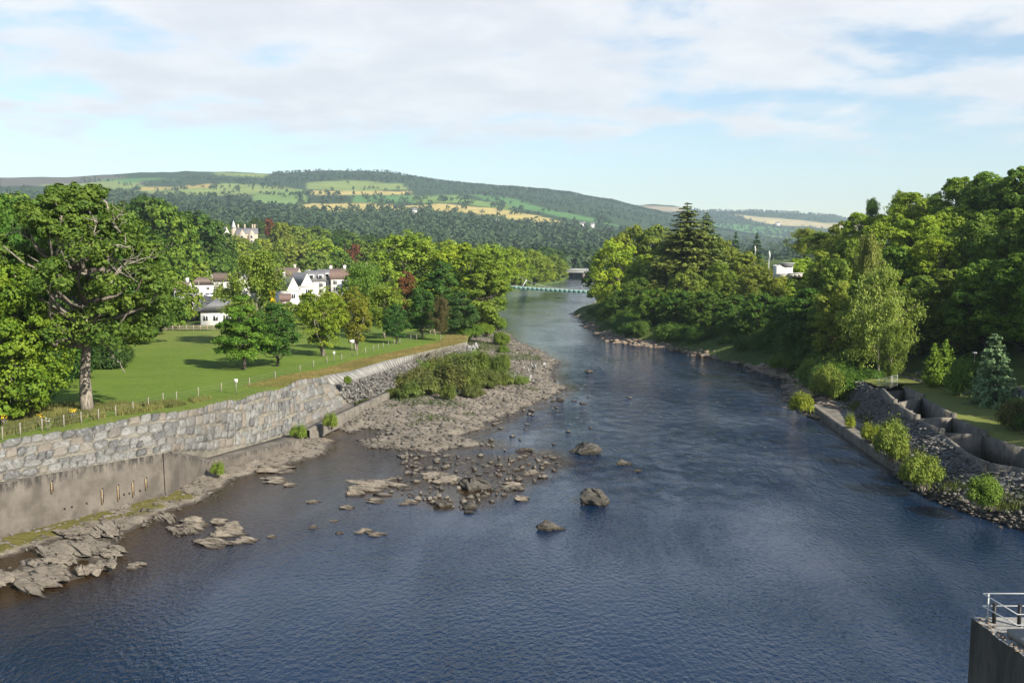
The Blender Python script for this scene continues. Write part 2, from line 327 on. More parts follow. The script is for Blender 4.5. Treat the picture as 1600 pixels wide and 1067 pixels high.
yz = t.n('ShaderNodeSeparateXYZ'); t.l(v, yz.inputs[0]); hh = t.math('MULTIPLY', hh, t.math('MULTIPLY', calm, t.ramp(yz.outputs[1], 85.0, 280.0, 1.0, 0.34))); hh = t.math('ADD', hh, t.math('MULTIPLY', t.math('SUBTRACT', h3, 0.5), 0.25))
foam = t.math('MULTIPLY', t.ramp(t.noise(t.map(v, (1, 0.5, 1), (0, 0, -0.2)), 1.1, 5, 0.7, 0.6), 0.635, 0.745), t.ramp(rap, 0.5, 0.95))
c = t.mix(t.math('MULTIPLY', foam, 0.6), c, (0.55, 0.60, 0.64))
t.p.inputs['IOR'].default_value = 1.333
MT['river_water'] = t.fin(c, t.math('ADD', 0.05, t.math('MULTIPLY', foam, 0.6)), t.bump(hh, 1.0), 0.5)
# hills: colours of the fields in an attribute
t = NT('hill_land'); v = t.pos(); a = t.attr('field').outputs['Color']; n = t.noise(v, 0.012, 6, 0.65)
MT['hill_land'] = t.fin(t.mix(t.ramp(n, 0.3, 0.7, 0.0, 0.35), a, (0.05, 0.08, 0.035)), 0.95, None, 0.1)

# ------------------------------------------------------------------ lines of the place
P_ = lambda L: np.array([gp(*q) for q in L])
W_FOOT = P_([(-140, 888, .2), (-60, 865, .2), (0, 847, .2), (130, 811, .2), (265, 777, .2)])      # foot of the tall concrete wall
W_TOPZ = np.array([4.7, 4.65, 4.6, 4.45, 4.3])
S_TOP = P_([(-140, 721, 7.0), (-60, 704, 7.0), (0, 693, 7.0), (130, 668, 7.0), (265, 645, 7.0), (325, 635, 6.6), (400, 619, 6.05), (465, 598, 6.0), (507, 587, 5.75)])
S_BASE = P_([(-140, 784, 4.75), (-60, 767, 4.7), (0, 752, 4.65), (130, 729, 4.5), (265, 705, 4.35), (325, 704, 2.3), (400, 692, 1.7), (470, 668, 1.7), (545, 631, 1.6)])
L_FRONT = P_([(290, 730, 1.5), (325, 721, 1.5), (400, 704, 1.5), (472, 687, 1.5), (479, 672, 1.5), (510, 656, 1.6), (555, 636, 1.7), (605, 613, 2.0)])   # front edge of the low ledge
E_TOP = np.vstack([S_TOP[-1] + [-.1, 0, -.05], P_([(550, 580, 5.5), (600, 565, 5.5), (660, 551, 5.4), (690, 544, 5.3), (730, 535, 5.0)])])
E_MID = np.vstack([S_TOP[-1] * .68 + S_BASE[-1] * .32, P_([(558, 593, 4.5), (604, 578, 4.3), (657, 560, 4.3), (690, 551, 4.3), (730, 542, 4.1)])])
E_FOOT = np.vstack([S_BASE[-1], P_([(577, 619, 1.9), (608, 606, 2.1), (650, 588, 2.3), (700, 570, 2.4), (735, 560, 2.4)])])

def zip_y(P):
    o = np.argsort(P[:, 1]); return P[o, 1], P[o, 0], P[o, 2]
_top = np.concatenate([S_TOP[:-1], E_TOP]); TY, TX, TZ = zip_y(_top)
YL = np.array([200, 250, 293, 350, 414, 500, 587, 677, 782, 880, 1005, 1200]); XLs = np.array([-9, -8, -5, -3, -1.3, -0.5, 0, 21, 41, 50, 60, 75.0])
YR = np.array([0, 40, 60, 82, 102, 144, 180, 203, 235, 251, 281, 370, 414, 500, 587, 700, 880, 1067, 1200]); XRs = np.array([52, 48, 44, 41.5, 39, 42, 48, 45, 36, 26, 23.5, 21, 33, 43, 49, 60, 74, 90, 100.0])
def xleft(y): return np.where(y < 196, np.interp(y, TY, TX) - 0.2, np.interp(y, YL, XLs))
def xright(y): return np.interp(y, YR, XRs)
def shelf_l(x, y):
    s = xleft(y) - x
    z = np.where(y < 185, np.interp(y, TY, TZ), np.interp(y, [185, 230, 300, 1200], [5.2, 5.1, 5.0, 5.0]))
    z = z + 0.035 * np.clip(s, 0, 60) * sm(y, 40, 110) * (1 - sm(y, 150, 230)) * 0.3
    return z + np.interp(y, [0, 200, 300, 450, 600, 750, 900, 1100], [0, 0, 2, 5, 12, 26, 34, 40]) * sm(-x, 50, 215)
def shelf_r(x, y):
    sh = 9.0 * sm(y, 30, 70) * (1 - sm(y, 128, 158))
    s = x - xright(y) - sh
    z = np.interp(s, [-3, 0, 4, 9, 16, 26, 60, 110, 400], [-1.8, -0.1, 2.4, 3.8, 4.2, 6.5, 23, 38, 44])
    f = np.interp(y, [0, 200, 300, 420, 600, 1000], [1, 1, 0.75, 0.5, 0.35, 0.3])
    return np.where(z > 4.2, 4.2 + (z - 4.2) * f, z)
def land(x, y):
    x = np.asarray(x, float); y = np.asarray(y, float)
    mid = (xleft(y) + xright(y)) / 2
    return np.where(x < mid, shelf_l(x, y), shelf_r(x, y))
def terrain(x, y):                               # the base sheet: sunk where walls, lawn and river bed lie on it
    s = xleft(y) - x; l = shelf_l(x, y)
    near = 1 - sm(y, 185, 215)
    k = np.where(near > 0.5, sm(s, 4.0, 9.0), sm(s, -1.0, 9.0))
    l2 = -2.2 + (l + 2.2) * k - 0.7 * near
    l2 = l2 - 1.2 * (1 - sm(np.abs(y - 205), 12, 22)) * (1 - sm(s, 6, 14)) * 0
    mid = (xleft(y) + xright(y)) / 2
    r = shelf_r(x, y); r = np.where(r < 0, r * 1.3 - 0.3, r)
    return np.where(x < mid, l2, np.maximum(r, -2.2))
def on_land(px, py, guess=5.0):                  # where a pixel's ray meets the land
    z = guess
    for _ in range(30):
        p = gp(px, py, z); z = 0.5 * z + 0.5 * float(land(p[0], p[1]))
    return gp(px, py, z)

# ------------------------------------------------------------------ ground sheet
def axis(lo, hi, step, grow, far_lo, far_hi):
    a = list(np.arange(lo, hi + 1e-6, step)); s = step; v = hi
    while v < far_hi: s *= grow; v += s; a.append(v)
    s = step; v = lo; b = []
    while v > far_lo: s *= grow; v -= s; b.append(v)
    return np.array(b[::-1] + a)
gx = axis(-110, 130, 1.6, 1.09, -3200, 3200); gy = axis(20, 310, 1.6, 1.03, -150, 1250)
GX, GY = np.meshgrid(gx, gy); GZ = terrain(GX, GY)
far = sm(np.hypot(GX, GY), 500, 1100)
GZ = GZ + noise3(GX, GY, 0, 14, 3) * 0.25 * (GZ > 1)
tag(MB().grid(np.stack([GX, GY, GZ], -1)).build('ground', MT['rough_ground'], smooth=True), kind='structure')

# ------------------------------------------------------------------ river bed: gravel bank, reef, foot of the wall
ISL = np.array([gp(*q)[:2] for q in [(455, 668), (480, 688), (507, 680), (525, 668), (548, 677), (566, 670), (596, 673), (586, 684), (565, 692), (573, 700), (600, 700), (640, 705), (686, 706), (722, 700), (768, 696),
      (742, 689), (716, 682), (756, 671), (768, 660), (793, 647), (826, 636), (861, 622), (886, 607), (858, 592), (863, 575), (871, 566), (843, 547), (808, 535), (796, 522), (772, 514), (735, 505), (640, 540), (560, 600), (480, 650)]])
REEF = np.array([gp(*q)[:2] for q in [(640, 712), (700, 708), (790, 718), (850, 706), (876, 722), (835, 745), (790, 768), (740, 790), (690, 790), (650, 772), (600, 775), (560, 765), (560, 752), (640, 748), (632, 728)]])
SHELF = np.array([gp(*q)[:2] for q in [(-140, 915), (0, 872), (70, 845), (180, 815), (255, 780), (300, 762), (280, 792), (238, 806), (190, 832), (172, 858), (162, 888), (115, 903), (62, 920), (0, 938), (-60, 956), (-150, 985)]])
def linedist(X, Y, P):
    d = np.full(X.shape, 1e18)
    for a, b in zip(P[:-1], P[1:]):
        e = (b - a)[:2]; t = np.clip(((X - a[0]) * e[0] + (Y - a[1]) * e[1]) / (e @ e), 0, 1)
        d = np.minimum(d, (X - a[0] - t * e[0]) ** 2 + (Y - a[1] - t * e[1]) ** 2)
    return np.sqrt(d)
FOOT = np.concatenate([W_FOOT, L_FRONT[1:5]])
def bed(X, Y):
    h = np.full(X.shape, -1.7) + noise3(X, Y, 3, 9, 2) * 0.3
    n = noise3(X, Y, 0, 5, 4); nf = noise3(X, Y, 7, 1.6, 3); st = noise3(X * 0.9 + Y * 0.5, (Y - X * 0.5) * 0.35, 2, 1.6, 3)
    sd = polysd(X, Y, ISL) + n * 0.8
    hi = np.interp(sd, [-6, -1.5, 0, 2, 6, 14, 25], [-1.7, -0.3, 0.0, 0.4, 0.8, 1.5, 2.1]) + (0.22 * nf + 0.35 * st) * sm(sd, -2, 1.5) * (1 - 0.35 * sm(sd, 6, 14))
    sr = polysd(X, Y, REEF); hr = np.interp(sr, [-5, -1, 1.5], [-1.7, -0.45, -0.25]) + (0.26 * nf + 0.20 * n) * sm(sr, -3, 0.5)
    ss = polysd(X, Y, SHELF) + n * 0.5; hs = np.interp(ss, [-4, -1, 0.6, 3], [-1.7, -0.2, 0.14, 0.26]) + (0.75 * st + 0.2 * nf) * sm(ss, -2, 1)
    dw = linedist(X, Y, FOOT) + n * 0.7; hw = np.interp(dw, [0, 1.0, 2.5, 4, 8], [0.55, 0.4, 0.12, -0.25, -1.7]) + 0.12 * nf
    return np.maximum.reduce([h, hi, hr, hs, hw])
bx_ = np.arange(-48, 14, 0.5); by_ = np.concatenate([np.arange(52, 200, 0.5), np.arange(200, 330, 1.0)])
BX, BY = np.meshgrid(bx_, by_); BZ = bed(BX, BY)
moss = 1.0 * sm(3.8 - linedist(BX, BY, W_FOOT) + noise3(BX, BY, 4, 2.2, 4) * 2.6, 0, 2.2) * sm(BZ, 0.05, 0.25)
sdI = polysd(BX, BY, ISL)
grassy = sm(noise3(BX, BY, 5, 5, 3) + 0.05 * (sdI - 9), 0.15, 0.5) * sm(sdI, 4, 9) * 0.6
tag(MB().grid(np.stack([BX, BY, BZ], -1), np.clip(moss + grassy, 0, 1)).build('riverbed', MT['river_rock'], smooth=True), kind='structure')

# ------------------------------------------------------------------ river
wx = axis(-60, 64, 1.0, 1.25, -140, 220); wy = axis(44, 300, 1.0, 1.06, -60, 1300)
WX, WY = np.meshgrid(wx, wy)
dep = -bed(WX, WY)
inb = (WX > -48) & (WX < 14) & (WY > 52) & (WY < 330)
dep = np.where(inb, dep, 1.7)
sdr = xright(WY) - WX; dep = np.minimum(dep, 0.15 + 0.5 * np.clip(sdr, 0, 5))
depth = sm(dep, 0.05, 1.25)
peat = 0.30 + 0.70 * sm(linedist(WX, WY, FOOT) + noise3(WX, WY, 8, 12, 3) * 4, 6, 30); depth = np.minimum(depth, np.where(WY < 118, peat, peat + sm(WY, 118, 140)))
rap = np.zeros(WX.shape)
for q, rx, ry in [((920, 590), 22, 40), ((980, 650), 18, 26), ((1080, 620), 18, 30), ((1090, 720), 11, 14), ((960, 730), 9, 8), ((1000, 545), 22, 35), ((1150, 700), 13, 18), ((1130, 570), 10, 30), ((1060, 770), 7, 5), ((870, 500), 16, 45)]:
    c = gp(*q); rap = np.maximum(rap, np.exp(-((WX - c[0]) / rx) ** 2 - ((WY - c[1]) / ry) ** 2))
rap = np.clip(np.maximum(rap * 0.95, 0.10 + 0.32 * sm(WY, 140, 260)), 0, 1) * sm(WY, 60, 105)
tag(MB().grid(np.stack([WX, WY, np.zeros(WX.shape)], -1)).build('river', MT['river_water'], smooth=True, attr={'depth': depth.ravel(), 'rapid': rap.ravel()}), kind='structure')

# ------------------------------------------------------------------ hills (polar sheets in front of one another)
def hill(name, px, ds, table, ridge_px, ridge_py, fields, base_col, drop, nr=80, wob=1.0):
    cols = np.linspace(px[0], px[-1], 520)
    rows = np.array([np.interp(cols, px, r) for r in table])
    sky_y = np.interp(cols, ridge_px, ridge_py); rows = np.vstack([rows, sky_y])
    dd = np.array(ds); t = np.linspace(0, 1, nr); dist = dd[0] * (dd[-1] / dd[0]) ** t
    PY = np.array([np.interp(dist, dd, rows[:, i]) for i in range(len(cols))]).T      # (nr, ncol)
    D = np.repeat(dist[:, None], len(cols), 1); C = np.repeat(cols[None], nr, 0)
    u = 533.5 - PY; X = (C - 800) * D / (F_PX * CP + u * SP); Z = H + (-F_PX * SP + u * CP) * D / (F_PX * CP + u * SP)
    Z = Z + noise3(X, D, 1, 160, 3) * 9 * wob * sm(D, dd[0], dd[1]) * (1 - sm(D, dd[-1] * 0.93, dd[-1])) + noise3(X, D, 2, 60, 2) * 3 * wob * sm(D, dd[-1] * 0.9, dd[-1])
    col = np.zeros(Z.shape + (3,)) + np.array(base_col) * (1 + 0.25 * noise3(X, D, 3, 300, 3))[..., None]
    wn = noise3(X, D, 6, 120, 2)
    for poly, c in fields:
        k = sm(polysd(C, PY + wn * 1.0, np.array(poly, float)), -0.6, 0.6)[..., None]; col = col * (1 - k) + np.array(c) * k
    Xb = X[-1] * 1.12; Db = D[-1] * 1.12; Zb = Z[-1] - drop
    X = np.vstack([X, Xb[None]]); D = np.vstack([D, Db[None]]); Z = np.vstack([Z, Zb[None]]); col = np.concatenate([col, col[-1:]])
    o = MB().grid(np.stack([X, D, Z], -1)).build(name, MT['hill_land'], smooth=True, attr={'field': col.reshape(-1, 3)}); tag(o, kind='structure')
    def find(qx, qy):                            # a point of the sheet for a pixel
        fi = np.clip((qx - cols[0]) / (cols[-1] - cols[0]) * (len(cols) - 1), 0, len(cols) - 1.001); o = []
        for k in range(len(qx)):
            i = int(fi[k]); f = fi[k] - i; c = PY[:, i] * (1 - f) + PY[:, i + 1] * f
            j = min(float(np.interp(-qy[k], np.maximum.accumulate(-c), np.arange(nr))), nr - 1.001); r = int(j); g_ = j - r
            o.append([(A_[r, i] * (1 - f) + A_[r, i + 1] * f) * (1 - g_) + (A_[r + 1, i] * (1 - f) + A_[r + 1, i + 1] * f) * g_ for A_ in (X, D, Z)])
        return np.array(o)
    return find
TAN, TAN2, GR1, GR2, GR3, HEA = (0.40, 0.30, 0.10), (0.47, 0.37, 0.13), (0.16, 0.24, 0.06), (0.085, 0.19, 0.055), (0.21, 0.26, 0.075), (0.12, 0.10, 0.085)
HPX = [-900, -200, 0, 200, 400, 600, 800, 950, 1050, 1200, 1400, 2500]
HT = [[370, 372, 375, 380, 386, 402, 416, 422, 424, 424, 424, 424], [345, 345, 345, 352, 362, 376, 390, 397, 400, 404, 405, 405],
      [318, 318, 318, 322, 328, 337, 351, 366, 384, 392, 398, 398], [300, 300, 301, 300, 303, 306, 321, 341, 364, 382, 392, 392]]
RPX = [-900, -300, 0, 60, 120, 200, 300, 370, 420, 470, 520, 580, 610, 640, 690, 740, 800, 850, 900, 950, 1000, 1060, 1120, 1200, 1300, 2500]
RPY = [268, 272, 277, 277, 276, 271, 268, 269, 272, 269, 266, 268, 270, 276, 285, 289, 294, 297, 305, 314, 325, 340, 358, 374, 388, 390]
FIELDS = [([(0, 277), (60, 277), (190, 274), (230, 288), (60, 292), (0, 292)], HEA), ([(60, 288), (200, 282), (230, 292), (100, 300)], GR3), ([(130, 280), (240, 276), (300, 280), (200, 286)], GR2),
          ([(205, 296), (310, 289), (400, 288), (470, 297), (470, 303), (330, 306), (215, 301)], GR3), ([(215, 292), (330, 288), (335, 291), (215, 296)], TAN),
          ([(330, 269), (424, 271), (410, 277), (340, 276)], GR3), ([(400, 300), (475, 298), (478, 314), (395, 310)], GR1), ([(395, 310), (470, 312), (468, 320), (400, 318)], (0.16, 0.25, 0.08)),
          ([(478, 285), (560, 282), (630, 288), (636, 296), (560, 297), (480, 296)], GR3), ([(480, 299), (560, 297), (640, 300), (640, 304), (500, 304)], TAN2), ([(545, 304), (655, 305), (668, 318), (552, 314)], GR2),
          ([(468, 322), (490, 315), (590, 316), (645, 323), (600, 330), (520, 330)], TAN2), ([(636, 321), (700, 320), (770, 326), (830, 336), (890, 349), (850, 347), (770, 338), (690, 333)], TAN2),
          ([(640, 305), (720, 307), (800, 322), (800, 330), (720, 318), (650, 318)], GR1), ([(720, 302), (800, 312), (880, 332), (930, 345), (880, 340), (800, 322)], GR2), ([(800, 320), (870, 333), (960, 350), (1000, 358), (900, 345)], GR2)]
find_hill = hill('hill', HPX, [950, 1500, 2200, 3000, 4200], HT, RPX, RPY, FIELDS, (0.030, 0.052, 0.024), 250)
HPX2 = [700, 900, 1000, 1100, 1200, 1300, 1400, 1700, 3200]
F2 = [([(1135, 334), (1200, 340), (1310, 350), (1420, 352), (1420, 362), (1300, 358), (1200, 350)], (0.46, 0.38, 0.20)), ([(1100, 346), (1180, 352), (1260, 362), (1180, 366), (1100, 358)], GR2),
      ([(1000, 321), (1070, 324), (1070, 332), (1010, 328)], (0.34, 0.27, 0.17)), ([(1190, 368), (1260, 372), (1260, 380), (1190, 378)], GR1), ([(1110, 362), (1170, 368), (1170, 374), (1110, 370)], GR1)]
find_hill2 = hill('far_hill', HPX2, [4300, 4900, 5600, 6500], [[385, 385, 385, 392, 396, 400, 400, 400, 400], [362, 362, 362, 366, 372, 380, 384, 384, 384], [338, 338, 338, 342, 350, 358, 362, 362, 362]],
     [700, 900, 960, 1000, 1020, 1050, 1080, 1100, 1130, 1200, 1260, 1305, 1330, 1450, 1700, 3200], [332, 330, 327, 321, 319, 321, 327, 331, 329, 331, 334, 338, 345, 347, 347, 345], F2, (0.036, 0.058, 0.028), 250, 60)

# ------------------------------------------------------------------ lawn and grass bank on the left
def resample(P, n):
    s = np.r_[0, np.cumsum(np.linalg.norm(np.diff(P[:, :2], axis=0), axis=1))]; q = np.linspace(0, s[-1], n)
    return np.stack([np.interp(q, s, P[:, i]) for i in range(P.shape[1])], 1)
edge = resample(np.c_[TX, TY, TZ], 150)
edge = np.vstack([edge, resample(np.array([edge[-1], [-9.0, 215, 5.1], [-8, 240, 5.1]]), 30)[1:]])
tt = np.r_[0, 0.35, 0.8, 1.4, 2, 3, 4, 5, 6.5, 8, 10, 12.5, 15, 18, 22, 27, 33, 40, 48, 58, 70, 85, 105]
LX = edge[:, 0][:, None] - tt[None]; LY = edge[:, 1][:, None] + 0 * tt[None]
LZ = shelf_l(LX, LY) + noise3(LX, LY, 0, 6, 3) * 0.10 * sm(tt, 0.5, 4)[None] + 0.02
LZ[:, 0] = edge[:, 2] - 0.05
dry = sm(LY, 118, 150) * (1 - sm(tt, 3.0, 5.5))[None] * 0.95 + 0.25 * (1 - sm(tt, 1, 5))[None] + 0.55 * sm(LY, 150, 215) * sm(tt, 25, 40)[None]*0.5
o = MB().grid(np.stack([LX, LY, LZ], -1), np.clip(dry, 0, 1)).build('lawn', MT['lawn'], smooth=True); tag(o, kind='structure')

# ------------------------------------------------------------------ tall concrete river wall
wall = thing('river_wall', 'tall stained brown concrete wall below the boulder wall, bottom left', 'wall', W_FOOT[1])
Wp = resample(np.c_[W_FOOT[:, :2], W_TOPZ], 80); nrm = np.array([0.93, -0.36])
rows = []
for z, off in ((-1.2, 0.12), (0.0, 0.12), (0.45, 0.12), (1.2, 0.06), (2.2, 0.03), (3.2, 0.0), (99, 0.0)):
    zz = np.where(z > 50, Wp[:, 2], np.minimum(z, Wp[:, 2])); rows.append(np.c_[Wp[:, 0] + nrm[0] * off, Wp[:, 1] + nrm[1] * off, zz])
rows.append(np.c_[Wp[:, 0] - nrm[0] * 0.9, Wp[:, 1] - nrm[1] * 0.9, Wp[:, 2] + 0.02]); rows.append(np.c_[Wp[:, 0] - nrm[0] * 0.9, Wp[:, 1] - nrm[1] * 0.9, Wp[:, 2] * 0 - 1.2])
R = np.stack(rows, 0); av = np.clip(R[..., 2] / Wp[None, :, 2], 0, 1); av[-2:] = 0.5
m = MB().grid(R, av)
e0, e1 = R[:, -1], R[:, 0]; m.add(e0, [list(range(len(e0)))[::-1]])
def shift(o, parent):                            # keep world coordinates under an Empty
    o.location = -Vector(parent.location); return o
shift(m.build('face', MT['old_concrete'], wall), wall)
for px, py in [(37, 775), (62, 797), (87, 791), (112, 785), (135, 777), (8, 800), (160, 771)]:                   # weep holes
    p = gp(px, py, 1.2); s = np.interp(p[1], Wp[:, 1], np.arange(80)); q = np.array([np.interp(s, np.arange(80), Wp[:, k]) for k in (0, 1)])
    z = 22 - (py - 395) * q[1] / 1600
    shift(MB().box((q[0] + 0.06, q[1] - 0.02, z), (0.14, 0.14, 0.14), 0.37).build('weep_hole', MT['black_metal'], wall), wall)
for px, y0, y1 in [(157, 769, 793), (181, 763, 788), (204, 757, 781), (225, 751, 770), (79, 757, 775)]:          # lime and rust streaked slots
    p = gp(px, 800, 1.0); d = np.interp(px, [0, 130, 265], W_FOOT[2:, 1]); x = (px - 800) * d / 1600
    z0, z1 = 22 - (y1 - 395) * d / 1600, 22 - (y0 - 395) * d / 1600
    i = np.interp(d, Wp[:, 1], Wp[:, 0])
    shift(MB().box((i + 0.10, d - 0.03, (z0 + z1) / 2), (0.10, 0.22, z1 - z0), 0.37).build('drain_streak', MT['lime_stain'], wall), wall)
    shift(MB().box((i + 0.11, d + 0.13, (z0 + z1) / 2 + 0.1), (0.10, 0.10, z1 - z0), 0.37).build('drain_slot', MT['black_metal'], wall), wall)

# ------------------------------------------------------------------ low ledge beside the river and its kerb
ledge = thing('river_ledge', 'low flat concrete ledge at the foot of the boulder wall', 'ledge', L_FRONT[1])
Lf = resample(np.vstack([W_FOOT[-1] * [1, 1, 0] + [-.22, -0.62, 4.28], W_FOOT[-1] * [1, 1, 0] + [.02, .02, 4.28], L_FRONT[1], L_FRONT[2], L_FRONT[3]]), 60)
Lb = resample(np.vstack([S_BASE[4] + [-.3, -.6, 0], S_BASE[4], S_BASE[5] + [0, 0, -.6], S_BASE[6], S_BASE[7] + [0, -3, 0]]), 60)
Lf[:, 2] = np.where(Lf[:, 2] > 1.5, Lf[:, 2], 1.5); Lb[:, 2] = np.maximum(Lf[:, 2], 1.55) + 0.05
rows = [Lf * [1, 1, 0] + [0.1, -0.04, -1.2], Lf * [1, 1, 0] + [0.1, -0.04, 0.35], Lf - [0, 0, 0.3], Lf, Lb, Lb * [1, 1, 0] + [-1, 0.3, -1]]
R = np.stack(rows, 0); av = np.array([0.0, 0.1, 0.85, 0.99, 0.5, 0.5])[:, None] + 0 * R[..., 2]
m = MB().grid(R, av); shift(m.build('slab', MT['old_concrete'], ledge), ledge)
e = R[:, -1]; shift(MB().add(e, [list(range(len(e)))]).build('end_face', MT['grey_concrete'], ledge), ledge)
kerb = thing('river_kerb', 'narrow stepped concrete kerb running from the ledge to the bushes', 'kerb', L_FRONT[4])
Kp = resample(L_FRONT[4:], 30); kn = np.array([0.82, -0.57]); rows = []
for off, dz in ((0.5, -1.5), (0.5, -0.02), (0.45, 0.05), (-0.45, 0.05), (-0.5, -1.5)): rows.append(np.c_[Kp[:, 0] + kn[0] * off, Kp[:, 1] + kn[1] * off, Kp[:, 2] + dz])
shift(MB().grid(np.stack(rows, 0)).build('beam', MT['grey_concrete'], kerb), kerb)
sb = resample(np.vstack([S_BASE[7] + [0, 0, -.1], S_BASE[8]]), 12); kf = resample(Kp[:18], 12)
tag(MB().grid(np.stack([kf + [-.3, .2, .02], (kf + sb) / 2 + [0, 0, .05], sb + [-.5, .3, .25]], 0)).build('ledge_fill', MT['gravel'], smooth=True), kind='structure')

# ------------------------------------------------------------------ boulder wall: every stone its own piece
rng = np.random.RandomState(11)
bw = thing('boulder_wall', 'sloping wall of big grey boulders set in mortar below the lawn', 'wall', S_BASE[2])
Tp, Bp = resample(S_TOP, 160), None
s_b = np.r_[0, np.cumsum(np.linalg.norm(np.diff(S_TOP[:, :2], axis=0), axis=1))]
Bp = np.stack([np.interp(np.linspace(0, s_b[-1], 160), s_b, S_BASE[:, i]) for i in range(3)], 1)
LEN = s_b[-1]
def wall_pt(s, v, off=0.0):
    i = np.clip(np.asarray(s) / LEN * 159, 0, 159); T = np.stack([np.interp(i, np.arange(160), Tp[:, k]) for k in range(3)], -1); B = np.stack([np.interp(i, np.arange(160), Bp[:, k]) for k in range(3)], -1)
    v = np.asarray(v)[..., None]; P = B * (1 - v) + T * v
    n = np.array([0.62, -0.28, 0.72]); n /= np.linalg.norm(n)
    return P + n * np.asarray(off)[..., None]
sv_, vv_ = np.meshgrid(np.linspace(0, LEN, 140), np.r_[-1, np.linspace(0, 1.0, 13)])
drop_ = np.where(vv_ < 0, 0.15 + 1.3 * sm(sv_, s_b[4] - 1.0, s_b[4] + 1.0) * (1 - sm(sv_, 0.85 * LEN, LEN)), 0); vv_ = np.maximum(vv_, 0)
mo = wall_pt(sv_, vv_, -0.05 + 0.05 * noise3(sv_, vv_ * 5, 0, 1.0, 2)); mo[..., 2] -= drop_; mo[..., 0] -= drop_ * .1
shift(MB().grid(mo).build('mortar_bed', MT['mortar'], bw, smooth=True), bw)
stones = []
s = 0.0
def rowcount(s): return int(round(np.interp(s / LEN, [0, 0.56, 0.62, 0.75, 1.0], [4, 4, 5, 6, 6])))
NR_L, NR_R = 4, 6
split = 0.585 * LEN
for (sa, sb2, nrw, wmin, wmax) in ((0, split, 5, 0.7, 1.85), (split, LEN, 6, 0.7, 1.6)):
    hts = rng.uniform(0.75, 1.25, nrw); hts /= hts.sum(); lo = np.r_[0, np.cumsum(hts)]
    for r in range(nrw):
        s = sa + rng.uniform(-0.4, 0.0); s = max(s, sa)
        while s < sb2 - 0.3:
            wd = min(rng.uniform(wmin, wmax), sb2 - s); stones.append((s, s + wd, lo[r], lo[r + 1])); s += wd
for (a, b, c, d) in stones:
    wob = lambda k: 0.14 * math.sin(a * 0.35 + k * 9.0) + 0.10 * math.sin(a * 0.9 + k * 4)
    hgt = float(np.linalg.norm(wall_pt(np.array([(a + b) / 2]), np.array([1.0])) - wall_pt(np.array([(a + b) / 2]), np.array([0.0]))))
    nv = 10; th = (np.arange(nv) + rng.uniform(-0.25, 0.25, nv)) * 2 * math.pi / nv
    ex = 4.5; cx = np.sign(np.cos(th)) * np.abs(np.cos(th)) ** (2 / ex); cy = np.sign(np.sin(th)) * np.abs(np.sin(th)) ** (2 / ex)
    rad = rng.uniform(0.93, 1.07, nv); gap = 0.010
    hw, hv = (b - a) / 2 - gap, (d - c) / 2 - gap / hgt
    sc, vc = (a + b) / 2, (c + d) / 2 + (0 if c < 0.01 else 0.04 * math.sin(a * 0.5 + c * 20)) + (0.02 if d > 0.99 else 0)
    def ring(k, off): return wall_pt(np.clip(sc + cx * rad * hw * k, 0, LEN), np.clip(vc + cy * rad * hv * k, -0.02, 1.08), off)
    pr = rng.uniform(0.10, 0.30)
    r0 = ring(1.0, np.full(nv, -0.15)); r1 = ring(0.99, pr * 0.45 + rng.uniform(-0.04, 0.04, nv)); r2 = ring(0.72, pr + rng.uniform(-0.07, 0.07, nv)); r3 = ring(0.3, pr + rng.uniform(-0.08, 0.08, nv))
    V = np.vstack([r0, r1, r2, r3]); i = np.arange(nv); j = (i + 1) % nv
    Q = np.vstack([np.stack([k * nv + i, k * nv + j, (k + 1) * nv + j, (k + 1) * nv + i], 1) for k in range(3)])
    cen = V.mean(0); o = MB().add(V - cen, Q, [list(range(3 * nv, 4 * nv))]).build('stone', MT['wall_stone'], bw)
    o.location = Vector(cen) - Vector(bw.location)
print('stones', len(stones))

# ------------------------------------------------------------------ embankment downstream: concrete slabs above, rubble below
emb = thing('slab_revetment', 'pale ribbed concrete slab slope between dry grass and grey rubble', 'embankment', E_MID[0])
ET, EM, EF = resample(E_TOP, 61), resample(E_MID, 61), resample(E_FOOT, 61)
for i in range(60):
    k = 0.94; dz = rng.uniform(-0.03, 0.03)
    a0, a1 = ET[i], ET[i] * (1 - k) + ET[i + 1] * k; b0, b1 = EM[i], EM[i] * (1 - k) + EM[i + 1] * k
    up = np.array([0.10, -0.05, 0.22 + dz])
    MB().hexa(np.array([b0 - up, b1 - up, a1 - up, a0 - up, b0 + up * .35, b1 + up * .35, a1 + up * .35, a0 + up * .35]) - np.array(emb.location)).build('slab', MT['slab_concrete'], emb)
g = [ET + [-0.6, 0.2, -0.05], ET - [0, 0, .08], EM - [0, 0, .08]]
shift(MB().grid(np.stack(g, 0)).build('joint_bed', MT['grey_concrete'], emb), emb)
rub = thing('rubble_revetment', 'dark grey rubble slope under the concrete slabs beside the gravel bank', 'embankment', E_FOOT[0])
Er = np.stack([EM * (1 - k) + EF * k for k in np.linspace(0, 1.12, 16)], 0)
Er = Er + np.array([0.6, -0.3, 0.7]) * (0.18 * noise3(Er[..., 0], Er[..., 1], Er[..., 2], 0.9, 2))[..., None]
shift(MB().grid(Er).build('rubble_face', MT['rubble'], rub), rub)

